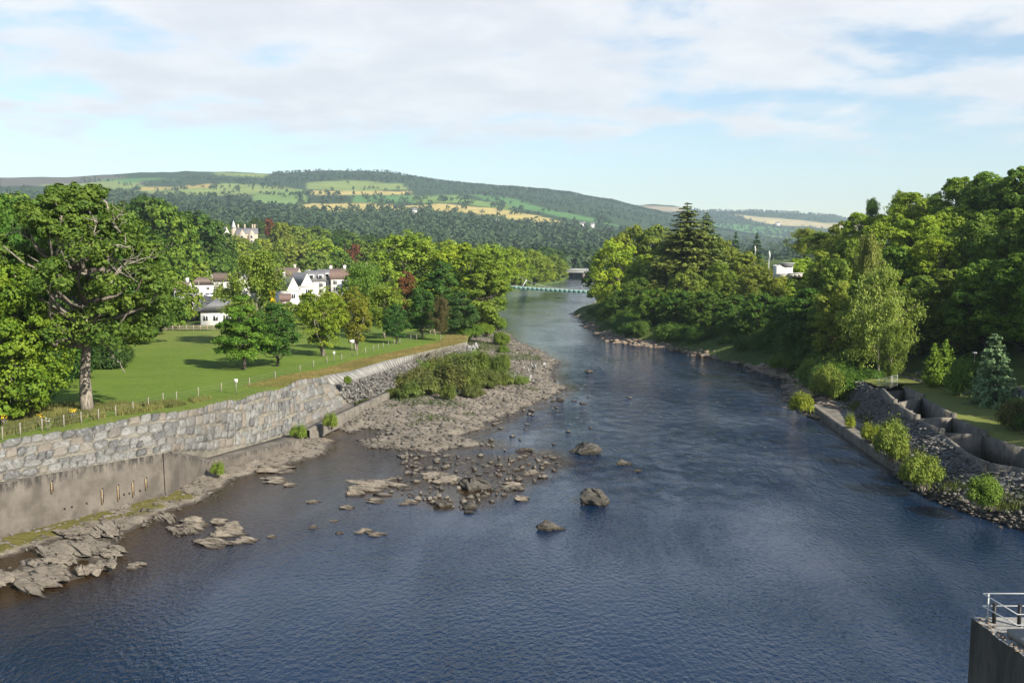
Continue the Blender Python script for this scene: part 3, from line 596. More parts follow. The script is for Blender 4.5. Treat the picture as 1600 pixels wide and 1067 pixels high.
# ------------------------------------------------------------------ right bank: low wall, stone slope, fish ladder, grass, path
RW = resample(P_([(1268, 633, 1.0), (1300, 656, 1.0), (1350, 690, 1.0), (1421, 736, 1.0)]), 40)
lw = thing('low_river_wall', 'low dark concrete wall along the right water edge below the stone slope', 'wall', RW[-1])
rows = [RW * [1, 1, 0] + [-.12, -.05, -1.4], RW * [1, 1, 0] + [-.10, -.05, 0.1], RW - [0, 0, .12], RW + [.05, .02, 0], RW + [.65, .4, .03], RW + [.65, .4, -.4]]
m = MB().grid(np.stack(rows, 0)); e = np.stack(rows, 0)[:, -1]; m.add(e, [list(range(len(e)))]); e = np.stack(rows, 0)[:, 0]; m.add(e, [list(range(len(e)))[::-1]])
shift(m.build('face', MT['grey_concrete'], lw), lw)
FT = resample(P_([(1300, 612, 1.1), (1323, 622, 1.1), (1345, 655, 1.1), (1390, 700, 1.0), (1432, 742, .9), (1500, 776, .8), (1600, 806, .8), (1720, 840, .8)]), 110)
TPL = resample(P_([(1312, 584, 3.6), (1330, 588, 3.7), (1385, 616, 4.1), (1433, 653, 3.9), (1471, 676, 3.5), (1512, 714, 3.1), (1582, 735, 3.1), (1720, 775, 3.1)]), 110)
led = np.stack([resample(np.vstack([RW, FT[60:61]]), 60) + [.6, .4, -.02], resample(FT[:62], 60) + [.3, 0, .0]], 0)
led = np.stack([led[0] * (1 - k) + led[1] * k for k in np.linspace(0, 1, 6)], 0); led[..., 2] += 0.06 * noise3(led[..., 0], led[..., 1], 0, 1.5, 2) * np.r_[0, 1, 1, 1, 1, 0][:, None]
shelf = tag(MB().grid(led).build('ledge_floor', MT['grey_concrete'], smooth=True), kind='structure')
Sl = np.stack([FT * (1 - k) + TPL * k for k in np.linspace(-0.02, 1.02, 26)], 0)
Sl = Sl + np.array([-.6, -.2, .7]) * (0.16 * noise3(Sl[..., 0], Sl[..., 1], Sl[..., 2], 0.8, 3))[..., None]
sp = thing('stone_slope', 'dark pitched stone slope between the low wall and the fish ladder', 'embankment', FT[40])
shift(MB().grid(Sl).build('stone_face', MT['rubble'], sp), sp)
WLn = resample(P_([(1408, 748, -.05), (1440, 770, -.05), (1500, 797, -.05), (1600, 827, -.05), (1720, 860, -.05)]), 60)
FB = FT[58:]; FB = resample(FB, 60)
Bc = np.stack([WLn * (1 - k) + FB * k + np.array([0, 0, -.5 * (k < 0)]) for k in (-.35, 0, .25, .5, .75, 1.03)], 0)
Bc[1:-1, :, 2] += 0.14 * noise3(Bc[1:-1, :, 0], Bc[1:-1, :, 1], 3, .9, 3)
tag(MB().grid(Bc).build('gravel_beach', MT['gravel'], smooth=True), kind='structure')
# fish ladder
fl = thing('fish_ladder', 'stepped concrete fish ladder channel on top of the right bank', 'fish ladder', gp(1471, 671, 3.8))
LLp = [(1378, 606, 4.6), (1398, 625, 4.6), (1433, 649, 4.25), (1471, 671, 3.85), (1512, 709, 3.4), (1545, 723, 3.4), (1582, 729, 3.4), (1690, 752, 3.4)]
LRp = [(1415, 604, 4.6), (1442, 617, 4.6), (1490, 647, 4.25), (1538, 673, 3.85), (1600, 700, 3.4), (1640, 716, 3.4), (1690, 735, 3.4), (1760, 760, 3.4)]
LL = P_(LLp); LR = P_(LRp)
def strip_wall(a, b, zt, zb, th, m):
    d = (b - a)[:2]; d = d / np.linalg.norm(d); n = np.array([d[1], -d[0]]) * th / 2
    P = [];
    for z in (zb, zt):
        for q, s_ in ((a, 1), (b, 1), (b, -1), (a, -1)): P.append([q[0] + s_ * n[0], q[1] + s_ * n[1], z])
    m.hexa(np.array(P))
for side, L in (('left_wall', LL), ('right_wall', LR)):
    m = MB()
    for k in range(len(L) - 1): strip_wall(L[k], L[k + 1] + (L[k + 1] - L[k]) * 0.004, min(L[k][2], L[k + 1][2]) if k else L[k][2], 0.8, 0.42, m)
    shift(m.build('side_wall', MT['grey_concrete'], fl), fl)
    for k in (1, 2, 3):
        q = L[k]; shift(MB().box((q[0], q[1], L[k][2] * .5 + .49), (0.45, 0.5, L[k][2] - .72), 0.3).build('pillar', MT['grey_concrete'], fl), fl)
for k in (1, 2, 3):
    m = MB(); zt = LL[k][2] - 0.35; strip_wall(LL[k] + [.22, 0, 0], LR[k] - [.22, 0, 0], zt, 0.8, 0.35, m); shift(m.build('cross_wall', MT['grey_concrete'], fl), fl)
bmm = MB(); a, b = LL[0], LR[0]; strip_wall(a, b, 4.1, 0.8, .3, bmm); shift(bmm.build('cross_wall', MT['dark_concrete'], fl), fl)
a = LL[1] + [1.2, 3.0, -.9]; b = LR[1] + [-.5, 2.2, -.9]; bmm = MB(); strip_wall(a, b, 3.75, 3.4, .3, bmm); shift(bmm.build('stop_beam', MT['rusty_timber'], fl), fl)
for k in range(len(LL) - 1):
    z = LL[min(k + 1, 4)][2] - 2.25 if k < 4 else 1.15
    P = np.array([LL[k], LL[k + 1], LR[k + 1], LR[k]]); P[:, 2] = z
    shift(MB().add(P, [[0, 1, 2, 3]]).build('pool_floor', MT['pool_water'], fl), fl)
# grass and path behind the ladder
inner = resample(np.vstack([LR + [.1, 0, -.35]]), 50); ys = inner[:, 1]
inner2 = np.vstack([resample(P_([(1330, 587, 3.75), (1378, 606, 4.15)]), 12)[:-1], P_([(1400, 600, 4.2)]), inner])
rr_ = [inner2]
for dx, z in ((1.0, 3.7), (3, 3.85), (6, 4.0), (10, 4.05), (16, 4.25), (24, 4.6)):
    q = inner2.copy(); q[:, 0] += dx; q[:, 1] += dx * 0.35; q[:, 2] = np.maximum(z, np.minimum(q[:, 2], 4.2)) + 0.08 * noise3(q[:, 0], q[:, 1], 0, 4, 2); rr_.append(q)
tag(MB().grid(np.stack(rr_, 0), 0.5).build('grass_bank', MT['lawn'], smooth=True), kind='structure')
pth = resample(P_([(1395, 556, 4.1), (1440, 584, 4.28), (1500, 598, 4.35), (1600, 622, 4.4), (1720, 655, 4.5)]), 40)
far_ = pth + [3.5, 4.0, .06]; far_[:12] += np.linspace(1, 0, 12)[:, None] * np.array([2, 12, 0.0])
pth[:, 2] += .03
tag(MB().grid(np.stack([pth, (pth + far_) / 2 + [0, 0, .03], far_], 0)).build('path', MT['asphalt'], smooth=True), kind='structure')
fw = resample(P_([(1300, 566, 3.9), (1395, 560, 4.15)]), 10)
# shore rock on the far right bank
yy = np.concatenate([np.arange(150, 300, 1.0), np.arange(300, 460, 2.0)]); ss = np.arange(-4.5, 7.1, 0.5)
SX = xright(yy)[:, None] + ss[None] * 1.0 + noise3(yy, yy * 0, 0, 9, 3)[:, None] * 2.2; SY = np.repeat(yy[:, None], len(ss), 1)
SZ = np.interp(ss, [-4.5, -2, -0.5, 1.5, 4, 7], [-1.6, -0.35, 0.12, 0.8, 1.3, 2.2])[None] + noise3(SX, SY, 2, 3.2, 4) * 0.55 - 0.05
tag(MB().grid(np.stack([SX, SY, SZ], -1), 0.2).build('rocky_shore', MT['right_rock'], smooth=True), kind='structure')

# ------------------------------------------------------------------ tree makers
def leaf_quads(mb, C, N, size, rg, v, long=1.0, tang=None):
    n = len(C); N = N / (np.linalg.norm(N, axis=1)[:, None] + 1e-9)
    T = rg.normal(size=(n, 3)) if tang is None else tang + rg.normal(size=(n, 3)) * 0.25
    T -= N * (T * N).sum(1)[:, None]; T /= np.linalg.norm(T, axis=1)[:, None] + 1e-9
    B = np.cross(N, T); s = size * rg.uniform(0.65, 1.35, (n, 1))
    a, b = T * s * 0.62 * long, B * s * 0.42
    P = np.stack([C - a, C - a * 0.1 + b, C + a, C + a * 0.1 - b], 1).reshape(-1, 3)
    F = np.arange(4 * n).reshape(n, 4); mb.add(P, F, a=np.repeat(np.clip(v, 0, 1), 4))
def fib(n, rg):
    i = np.arange(n) + 0.5; ph = math.pi * (1 + 5 ** 0.5) * i + rg.uniform(0, 6); z = 1 - 2 * i / n
    r = np.sqrt(1 - z * z); return np.stack([r * np.cos(ph), r * np.sin(ph), z], 1)
def bend(a, b, rg, n=6, amp=0.12, droop=0.0):
    t = np.linspace(0, 1, n)[:, None]; L = np.linalg.norm(b - a)
    w_ = rg.normal(size=3) * amp * L; w2 = rg.normal(size=3) * amp * 0.5 * L
    return a + (b - a) * t + w_ * np.sin(math.pi * t) + w2 * np.sin(2 * math.pi * t) + np.array([0, 0, droop * L]) * np.sin(math.pi * t)
def broadleaf(seed, Ht, W, base=0.22, nl=36, nsub=14, nleaf=40, leaf=0.42, lobe=0.19, flat=0.7, prof='round', bark='dark_bark', r0=None, stems=1, droop=0.0, fill=0.75, name='broadleaf', amp=0.04, flare=1.5, low=0.7):
    rg = np.random.RandomState(seed); tr = MB(); cr = MB(); r0 = r0 or Ht * 0.022
    zb = Ht * base; trunk_top = np.array([rg.uniform(-.04, .04) * W, rg.uniform(-.04, .04) * W, Ht * (0.62 if prof != 'column' else 0.85)])
    tp = bend(np.zeros(3), trunk_top, rg, 9, amp); rad = np.interp(np.linspace(0, 1, 9), [0, .06, .3, 1], [r0 * flare, r0 * 1.1, r0 * .85, r0 * .3])
    tr.tube(tp - [0, 0, 0.3], rad, 10)
    for k in range(stems - 1):
        q = np.array([rg.uniform(-.3, .3) * W, rg.uniform(-.3, .3) * W, Ht * .6]); tr.tube(bend(np.array([rg.uniform(-.5, .5), rg.uniform(-.5, .5), -.3]), q, rg, 7, .05), np.linspace(r0 * .8, r0 * .2, 7), 8)
    cents = []
    tries = 0
    while len(cents) < nl and tries < 4000:
        tries += 1; tz = rg.uniform(0, 1)
        if prof == 'round': pr = math.sin(math.pi * (0.17 + 0.80 * tz)) ** 0.65
        elif prof == 'dome': pr = math.sqrt(max(0, 1 - tz ** 2.2)) * (0.75 + 0.25 * min(1, tz * 4))
        elif prof == 'column': pr = 0.85 * math.sin(math.pi * (0.12 + 0.85 * tz)) ** 0.5
        elif prof == 'cone': pr = 1.05 * (1 - tz) ** 0.8 * min(1, .4 + tz * 4)
        else: pr = 0.3 + 0.7 * min(1, tz * 1.6) if tz < .75 else math.sqrt(max(0, 1 - ((tz - .75) / .25) ** 2))
        an = rg.uniform(0, 2 * math.pi); rr2 = W * 0.5 * pr * (rg.uniform(0.45, 0.86) if rg.rand() < .85 else rg.uniform(0, .4))
        R = W * lobe * rg.choice([rg.uniform(.42, .8), rg.uniform(.7, 1.4)]) * (0.75 + 0.25 * pr)
        c = np.array([math.cos(an) * rr2, math.sin(an) * rr2, zb + tz * (Ht - zb - R * flat) + R * flat * 0.3])
        if all(np.linalg.norm((c - d) * [1, 1, 1.2]) > 0.60 * (R + S) for d, S in cents): cents.append((c, R))
    for c, R in cents:
        st = tp[np.argmin(np.abs(tp[:, 2] - np.clip(c[2] - 0.45 * np.hypot(c[0], c[1]) - .08 * Ht, zb * low, trunk_top[2])))]
        if c[2] > st[2] - 1: tr.tube(bend(st, c, rg, 6, 0.10, -0.04), np.linspace(r0 * .42, r0 * .07, 6), 6, cap=False)
        D = fib(nsub, rg) + rg.normal(size=(nsub, 3)) * 0.18; D /= np.linalg.norm(D, axis=1)[:, None]
        D = D[(D[:, 2] > -0.75)]
        lv = rg.uniform(-.14, .14)
        for d in D:
            sc = c + d * [R, R, R * flat] * rg.uniform(0.62, 0.95); r = R * rg.uniform(0.30, 0.50); k = int(nleaf * rg.uniform(.6, 1.3))
            q = rg.normal(size=(k, 3)); q /= np.linalg.norm(q, axis=1)[:, None]; q *= (rg.uniform(0.25, 1, (k, 1)) ** 0.5)
            C = sc + q * [r, r, r * 0.7]
            if droop: C[:, 2] -= droop * rg.uniform(0, 1, k) ** 2 * R
            N = q * 0.8 + d * 0.7 + [0, 0, 0.45] + rg.normal(size=(k, 3)) * 0.5
            leaf_quads(cr, C, N, leaf, rg, 0.5 + lv + rg.uniform(-.10, .10) + rg.uniform(-.28, .28, k))
    return tr.mesh(name + '_trunk', MT[bark], True), cr.mesh(name + '_crown', MT['leaves']), Ht, W
def conifer(seed, Ht, W, levels=34, per=9, nleaf=46, leaf=0.45, base=0.04, droop=0.25, power=0.9, r0=None, mat='needles', upturn=0.0, name='conifer'):
    rg = np.random.RandomState(seed); tr = MB(); cr = MB(); r0 = r0 or Ht * 0.016
    tr.tube(bend(np.zeros(3), np.array([0, 0, Ht * .98]), rg, 8, 0.006), np.linspace(r0, r0 * .08, 8), 8)
    for i in range(levels):
        t = (i + rg.uniform(-.3, .3)) / levels; z = Ht * (base + (0.985 - base) * max(t, 0))
        L = W * 0.5 * max(0.03, (1 - t)) ** power * rg.uniform(0.75, 1.15)
        for k in range(per):
            an = rg.uniform(0, 2 * math.pi); l = L * rg.uniform(0.62, 1.12); d = np.array([math.cos(an), math.sin(an), 0])
            nn = max(6, int(nleaf * (l / (W * .5)) ** 0.8)); s_ = rg.uniform(0.08, 1, nn) ** 0.75
            zz = z - droop * l * s_ + upturn * l * s_ ** 3 + rg.normal(size=nn) * 0.05 * l
            side = np.array([-d[1], d[0], 0]); wd = 0.20 * l * (1.1 - s_ * 0.75)
            C = d * (l * s_)[:, None] + side * (rg.uniform(-1, 1, nn) * wd)[:, None]; C[:, 2] = zz - np.abs(rg.normal(size=nn)) * 0.05 * l
            N = np.array([0, 0, 1.0]) + d * 0.45 + rg.normal(size=(nn, 3)) * 0.45
            leaf_quads(cr, C, N, leaf * (0.6 + 0.4 * l / (W * .5)), rg, 0.42 + 0.35 * (s_ - .5) + rg.uniform(-.2, .2, nn), 1.5, np.repeat((d + [0, 0, -droop])[None], nn, 0))
            if k % 3 == 0 and l > 1: tr.tube(np.array([[0, 0, z], d * l * .5 + [0, 0, z - droop * l * .5], d * l * .9 + [0, 0, z - droop * l * .9]]), [r0 * .16, r0 * .1, r0 * .03], 4, cap=False)
    return tr.mesh(name + '_trunk', MT['dark_bark'], True), cr.mesh(name + '_crown', MT[mat]), Ht, W
def birch(seed, Ht, W, n=52, leaf=0.23, name='birch', bark='bark'):
    rg = np.random.RandomState(seed); tr = MB(); cr = MB(); r0 = Ht * .013
    tp = bend(np.zeros(3), np.array([0, 0, Ht * .93]), rg, 9, .02); tr.tube(tp, np.linspace(r0, r0 * .12, 9), 8)
    for i in range(n):
        t = rg.uniform(0.22, 0.97); an = rg.uniform(0, 6.28); L = W * .5 * (math.sin(math.pi * (0.12 + .8 * t)) ** .8) * rg.uniform(.5, 1.1)
        a = tp[int(t * 8)].copy(); a[2] = t * Ht * .93; b = a + [math.cos(an) * L, math.sin(an) * L, L * rg.uniform(.15, .7)]
        br = bend(a, b, rg, 6, .06, .08); tr.tube(br, np.linspace(r0 * .35, r0 * .05, 6), 5, cap=False)
        for j in range(9):
            p = br[rg.randint(2, 6)] + rg.normal(size=3) * .10 * L; ln = rg.uniform(.05, .16) * Ht; k = 44
            s_ = rg.uniform(0, 1, k); C = p + np.stack([rg.normal(size=k) * .035 * W, rg.normal(size=k) * .035 * W, -s_ * ln], 1) + rg.normal(size=3) * 0.02 * W
            N = rg.normal(size=(k, 3)) + [0, 0, .5] + np.array([math.cos(an), math.sin(an), 0]) * .6
            leaf_quads(cr, C, N, leaf, rg, .5 + rg.uniform(-.12, .12) + rg.uniform(-.28, .28, k), 1.2, np.repeat([[0, 0, -1.0]], k, 0))
    return tr.mesh(name + '_trunk', MT[bark], True), cr.mesh(name + '_crown', MT['leaves']), Ht, W
def shrub(seed, Ht, W, nl=22, nsub=14, nleaf=60, leaf=0.12, up=0.3, name='shrub'):
    rg = np.random.RandomState(seed); tr = MB(); cr = MB()
    for i in range(nl):
        an = rg.uniform(0, 6.28); rr2 = W * .36 * math.sqrt(rg.uniform(0, 1)); c = np.array([math.cos(an) * rr2, math.sin(an) * rr2, Ht * rg.uniform(.28, .80) * (1 - .35 * rr2 / (W * .36))])
        R = W * rg.uniform(.10, .19); st = np.array([c[0] * .35, c[1] * .35, -0.15])
        tr.tube(bend(st, c, rg, 5, .08), np.linspace(.05, .012, 5) * (Ht / 3), 5, cap=False)
        for d in fib(nsub, rg):
            if d[2] < -.7: continue
            k = nleaf; sc = c + d * [R, R, R * .8] * .8; q = rg.normal(size=(k, 3)) * R * .3; q[:, 2] += np.abs(rg.normal(size=k)) * up * R
            C = sc + q; C[:, 2] = np.maximum(C[:, 2], .02)
            leaf_quads(cr, C, q / R * 1.5 + d + [0, 0, .5] + rg.normal(size=(k, 3)) * .5, leaf, rg, .5 + rg.uniform(-.12, .12) + rg.uniform(-.3, .3, k), 1.4, np.repeat([[0, 0, 1.0]], k, 0) + d * .5)
    return tr.mesh(name + '_stems', MT['bark'], True), cr.mesh(name + '_foliage', MT['leaves']), Ht, W

PR = {
 'oakA': broadleaf(1, 20, 18, .16, 46, 18, 54, .37, .155, .8), 'oakB': broadleaf(2, 20, 16, .12, 44, 18, 54, .37, .16, .85, 'dome'), 'oakC': broadleaf(3, 20, 14, .08, 42, 17, 52, .36, .17, .85, 'round'),
 'tall': broadleaf(4, 22, 12, .08, 36, 16, 56, .36, .20, .85, 'column'), 'layer': broadleaf(5, 12, 13, .22, 38, 14, 64, .23, .18, .34, 'cone', droop=.15), 'ball': broadleaf(6, 10, 8, .18, 34, 14, 64, .18, .20, .9, 'dome'),
 'multi': broadleaf(7, 10, 9, .16, 34, 15, 64, .18, .18, 1.1, 'vase', stems=6, bark='bark'), 'fine': broadleaf(8, 20, 15, .08, 56, 17, 52, .32, .135, .85, 'round'), 'ragged': broadleaf(9, 20, 15, .06, 34, 14, 60, .34, .17, .8, 'round', fill=.5),
 'farA': broadleaf(21, 18, 17, .10, 30, 12, 22, .75, .20, .7, 'dome'), 'farB': broadleaf(22, 18, 14, .10, 28, 12, 22, .75, .21, .8, 'round'), 'farC': broadleaf(23, 20, 11, .08, 26, 12, 22, .7, .23, .9, 'column'),
 'wideA': broadleaf(61, 20, 26, .05, 90, 15, 40, .42, .095, .95, 'dome'), 'wideB': broadleaf(62, 20, 25, .06, 84, 15, 40, .42, .10, .9, 'round'), 'farW': broadleaf(63, 18, 25, .06, 60, 12, 24, .75, .12, .95, 'dome'), 'spruce': conifer(31, 30, 15, 48, 13, 64, .48, .03, .35, .72, upturn=.20), 'blue': conifer(32, 10, 8, 30, 11, 60, .26, .03, .12, .62, upturn=.15), 'cypress': conifer(33, 8, 4.5, 34, 10, 44, .24, .02, -.9, .75), 'farfir': conifer(34, 22, 9, 22, 8, 26, .8, .05, .3, .9),
 'birchA': birch(41, 16, 8), 'birchB': birch(42, 18, 9, 52), 'willow': birch(43, 12, 9, 56, .17),
 'shrubA': shrub(51, 3, 4), 'shrubB': shrub(52, 2.6, 4.6, 26, 14, 60, .13), 'shrubC': shrub(53, 2.2, 3, 18, 12, 56, .11, .9), 'grassy': shrub(54, 1.4, 2.6, 14, 10, 50, .12, 1.6),
}
TREES = {}
def tree(name, label, kind, x, y, z, Ht, W, col, rz=0.0, group=None, trunk=True, lean=(0, 0), cat='tree', W2=None):
    if W > 1.12 * Ht and kind in ('oakA', 'oakB', 'oakC', 'fine', 'ragged'): kind = 'wideA' if int(abs(x) * 7) % 2 else 'wideB'
    if W > 1.15 * Ht and kind in ('farA', 'farB', 'farC'): kind = 'farW'
    tm, cm, h0, w0 = PR[kind]
    t = thing(name, label, cat, (x, y, z), rz, group); t.scale = (W / w0, (W2 or W) / w0, Ht / h0); t.rotation_euler = (lean[0], lean[1], rz)
    if trunk: link('trunk' if cat == 'tree' else 'stem', tm, t)
    c = link('crown' if cat == 'tree' else 'foliage', cm, t); c.color = (col[0] * 2.0, col[1] * 1.9, col[2] * 1.25, 1); TREES.setdefault(kind, []).append(t)
    return t
ORD = ['first', 'second', 'third', 'fourth', 'fifth', 'sixth', 'seventh', 'eighth', 'ninth', 'tenth', 'eleventh', 'twelfth', 'thirteenth', 'fourteenth', 'fifteenth', 'sixteenth', 'seventeenth', 'eighteenth', 'nineteenth', 'twentieth', 'twenty-first', 'twenty-second', 'twenty-third', 'twenty-fourth', 'twenty-fifth']
def relabel(L, fmt):                             # tell the things of a row apart by their order across the picture
    for k, o in enumerate(sorted(L, key=lambda o: o.location.x / o.location.y)): o['label'] = fmt % ORD[k]
rgT = random.Random(3)
def vary(c, a=0.12):
    k = 1 + rgT.uniform(-a, a); return (c[0] * k * (1 + rgT.uniform(-.12, .12)), c[1] * k, c[2] * k * (1 + rgT.uniform(-.15, .15)))
def tp_(name, label, kind, px, ytop, d, wpx, col, group=None, z=None, lean=(0, 0), cat='tree', minh=2.0):      # by column, top row, distance and width
    p = at(px, ytop, d); g_ = float(land(p[0], d)) if z is None else z
    Ht = max(minh, (p[2] - g_)) ; W = wpx * d / F_PX
    return tree(name, label, kind, p[0], d, g_ - 0.1, Ht, W, vary(col), rgT.uniform(0, 6.28), group, True, lean, cat)
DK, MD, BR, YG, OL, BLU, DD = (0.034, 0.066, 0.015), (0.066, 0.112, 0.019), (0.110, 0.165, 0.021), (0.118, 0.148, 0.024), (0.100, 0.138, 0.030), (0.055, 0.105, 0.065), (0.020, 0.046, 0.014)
RED, GOLD, COP = (0.085, 0.030, 0.016), (0.38, 0.34, 0.02), (0.075, 0.042, 0.022)

# ------------------------------------------------------------------ the great oak on the left lawn
PR['oak_hero'] = broadleaf(77, 22, 19.5, .30, 92, 15, 56, .27, .10, .60, 'round', 'bark', 0.55, amp=.012, flare=1.2, low=1.0)
op = on_land(137, 644, 7)
oak = thing('oak_tree', 'huge spreading oak with thick pale trunk on the lawn beside the fence', 'tree', op, 0.9)
oak.scale = (1.04, 1.04, 0.96)
link('trunk', PR['oak_hero'][0], oak); c = link('crown', PR['oak_hero'][1], oak); c.color = (0.096, 0.158, 0.021, 1)
rgo = np.random.RandomState(8)
def dead_limb(px0, py0, d0, path, r):            # bare pale limbs that show in front of the leaves
    m = MB(); pts = [at(px0, py0, d0)] + [at(a, b, d) for a, b, d in path]; pts = np.array(pts)
    k = 10; q = resample(np.c_[pts, pts[:, 2]], 12)[:, :3]; q += rgo.normal(size=q.shape) * 0.10; m.tube(q, np.linspace(r, r * .3, 12), 6)
    for _ in range(9):
        i = rgo.randint(3, 12); a = q[i]; b = a + np.array([rgo.uniform(-1.6, 1.6), rgo.uniform(-1, .2), rgo.uniform(-.2, 1.6)]); m.tube(bend(a, b, rgo, 5, .12), np.linspace(r * .4, r * .08, 5), 5)
    o = m.build('dead_limb', MT['bare_wood'], oak); o.matrix_parent_inverse = oak_inv; return o
bpy.context.view_layer.update(); oak_inv = oak.matrix_world.inverted()
dead_limb(150, 440, 94, [(150, 395, 92), (142, 370, 91), (150, 350, 91)], .16)
dead_limb(172, 450, 94, [(168, 410, 91), (180, 388, 90), (205, 385, 90)], .17)
dead_limb(90, 410, 94, [(93, 372, 91.5), (95, 360, 91), (70, 345, 91)], .17)
dead_limb(70, 392, 94, [(50, 375, 91.5), (30, 365, 91), (12, 368, 91)], .12)
dead_limb(175, 405, 92, [(205, 408, 90), (235, 400, 90), (246, 402, 90)], .12)
dead_limb(185, 365, 93, [(178, 345, 91), (190, 335, 91)], .11)
dead_limb(165, 535, 99, [(175, 555, 96), (190, 570, 95), (195, 582, 95)], .11)
dead_limb(205, 445, 93, [(195, 430, 91), (215, 440, 90)], .10)

# ------------------------------------------------------------------ trees on the left
tp_('maple_tree', 'bright yellow-green maple cut by the left edge of the picture', 'oakC', 14, 412, 90, 165, (0.072, 0.122, 0.016))
G = 'dark trees behind the oak'
behind = []
for px, yt, d, wp, k in [(-30, 296, 125, 190, 'oakA'), (55, 300, 150, 190, 'oakB'), (125, 318, 165, 190, 'oakA'), (205, 345, 185, 150, 'oakC'), (-10, 420, 118, 150, 'ragged'), (75, 430, 128, 150, 'oakC'), (150, 455, 150, 130, 'ragged'), (225, 440, 210, 110, 'oakB')]:
    behind.append(tp_('broadleaf_tree', 'dark broadleaf tree in the shaded clump behind the great oak', k, px, yt, d, wp, (0.038, 0.078, 0.016), G))
relabel(behind, '%s from the left of the dark trees behind the great oak')
und = []
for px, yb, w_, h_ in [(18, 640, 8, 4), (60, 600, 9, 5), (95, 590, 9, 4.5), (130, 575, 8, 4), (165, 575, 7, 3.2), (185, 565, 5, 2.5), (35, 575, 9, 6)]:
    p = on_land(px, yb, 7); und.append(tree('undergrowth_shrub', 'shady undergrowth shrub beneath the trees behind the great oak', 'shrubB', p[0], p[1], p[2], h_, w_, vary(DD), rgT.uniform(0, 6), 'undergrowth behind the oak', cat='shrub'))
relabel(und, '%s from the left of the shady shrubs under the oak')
def lawn_tree(name, label, kind, px, yb, ytop, wpx, col, lean=(0, 0)):
    p = on_land(px, yb, 5.5); t = at(px, ytop, p[1]); return tree(name, label, kind, p[0], p[1], p[2], t[2] - p[2], wpx * p[1] / F_PX, col, rgT.uniform(0, 6.28), lean=lean)
lawn_tree('cherry_tree', 'layered green tree with pale slim trunk, leftmost of the young lawn trees', 'layer', 381, 577, 462, 128, (0.05, 0.105, 0.016))
lawn_tree('lime_tree', 'dark round-headed tree right of the layered tree on the lawn', 'ball', 432, 572, 472, 86, (0.03, 0.072, 0.018))
lawn_tree('hazel_tree', 'many-stemmed yellow-green tree beside the fence signs', 'multi', 505, 557, 452, 92, (0.092, 0.135, 0.016))
lawn_tree('maple_tree', 'russet-tinged yellow-green tree behind the larger fence sign', 'multi', 556, 548, 452, 70, (0.098, 0.112, 0.018))
lawn_tree('small_lime_tree', 'small dark green round tree by the fence, left of its larger twin', 'ball', 619, 537, 474, 48, (0.026, 0.068, 0.020))
lawn_tree('lime_tree', 'dark green round tree by the fence near the wooden gate', 'ball', 660, 528, 448, 62, (0.03, 0.072, 0.018))
tp_('birch_tree', 'tall olive birch rising in front of the village houses', 'birchA', 398, 383, 184, 100, (0.10, 0.135, 0.032))
tp_('birch_tree', 'slim green birch left of the big dome-crowned tree', 'birchB', 573, 400, 215, 72, (0.075, 0.12, 0.026))
tp_('birch_tree', 'olive green tree behind the russet-tinged lawn tree', 'birchA', 600, 440, 200, 70, (0.10, 0.14, 0.022))
tp_('copper_tree', 'reddish brown copper-leaved tree below the dome-crowned tree', 'tall', 636, 420, 230, 44, COP)
tp_('dead_pine', 'browned pine with a bare pale trunk above the wooden gate', 'birchB', 688, 458, 196, 30, (0.062, 0.052, 0.03))
tp_('fir_tree', 'dark green tree standing between the copper tree and the river', 'tall', 688, 405, 225, 66, (0.032, 0.07, 0.02))
tp_('fir_tree', 'dark bushy tree just left of the overhanging riverside tree', 'oakC', 722, 455, 212, 60, (0.03, 0.07, 0.022))
tp_('sycamore_tree', 'big dome-crowned sycamore in full sun on the left bank', 'fine', 640, 362, 300, 175, (0.10, 0.155, 0.022))
tp_('riverside_tree', 'broad tree overhanging the river at the end of the gravel bank', 'fine', 745, 392, 232, 118, (0.075, 0.12, 0.018))
tp_('riverside_tree', 'tall bright tree behind the overhanging riverside tree', 'oakB', 715, 378, 290, 120, (0.105, 0.16, 0.018))
tp_('riverside_tree', 'bright tree at the near left end of the green footbridge', 'oakA', 762, 384, 380, 110, (0.10, 0.155, 0.018))
for px, yt, d, wp, cl, lb in [(800, 386, 520, 70, BR, 'sunlit tree just behind the left end of the green footbridge'), (835, 390, 560, 80, YG, 'rounded sunlit tree on the left bank above the footbridge'), (865, 398, 620, 60, OL, 'rounded olive tree nearest the road bridge among the sunlit bank trees'), (815, 402, 530, 50, BR, 'low bright tree above the leaning white footbridge mast')]:
    tp_('bank_tree', lb, 'fine', px, yt, d, wp, cl)
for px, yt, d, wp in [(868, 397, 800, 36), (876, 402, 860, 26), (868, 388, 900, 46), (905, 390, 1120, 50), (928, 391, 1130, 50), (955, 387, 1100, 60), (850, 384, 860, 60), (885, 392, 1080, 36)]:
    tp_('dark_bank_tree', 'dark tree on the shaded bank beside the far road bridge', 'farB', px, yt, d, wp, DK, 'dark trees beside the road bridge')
gsh = []
for px, yb, w_, h_ in [(742, 522, 4, 3), (757, 520, 4.5, 3), (775, 512, 5, 3.5), (725, 523, 3.5, 2.5), (745, 508, 5, 4), (700, 512, 5, 4)]:
    p = on_land(px, yb, 4); gsh.append(tree('bank_shrub', 'leafy shrub at the foot of the trees beside the wooden gate', 'shrubA', p[0], p[1], min(p[2], 4.5), h_, w_, vary(MD), rgT.uniform(0, 6), 'shrubs beside the wooden gate', cat='shrub'))
relabel(gsh, '%s from the left of the leafy shrubs beside the wooden gate')
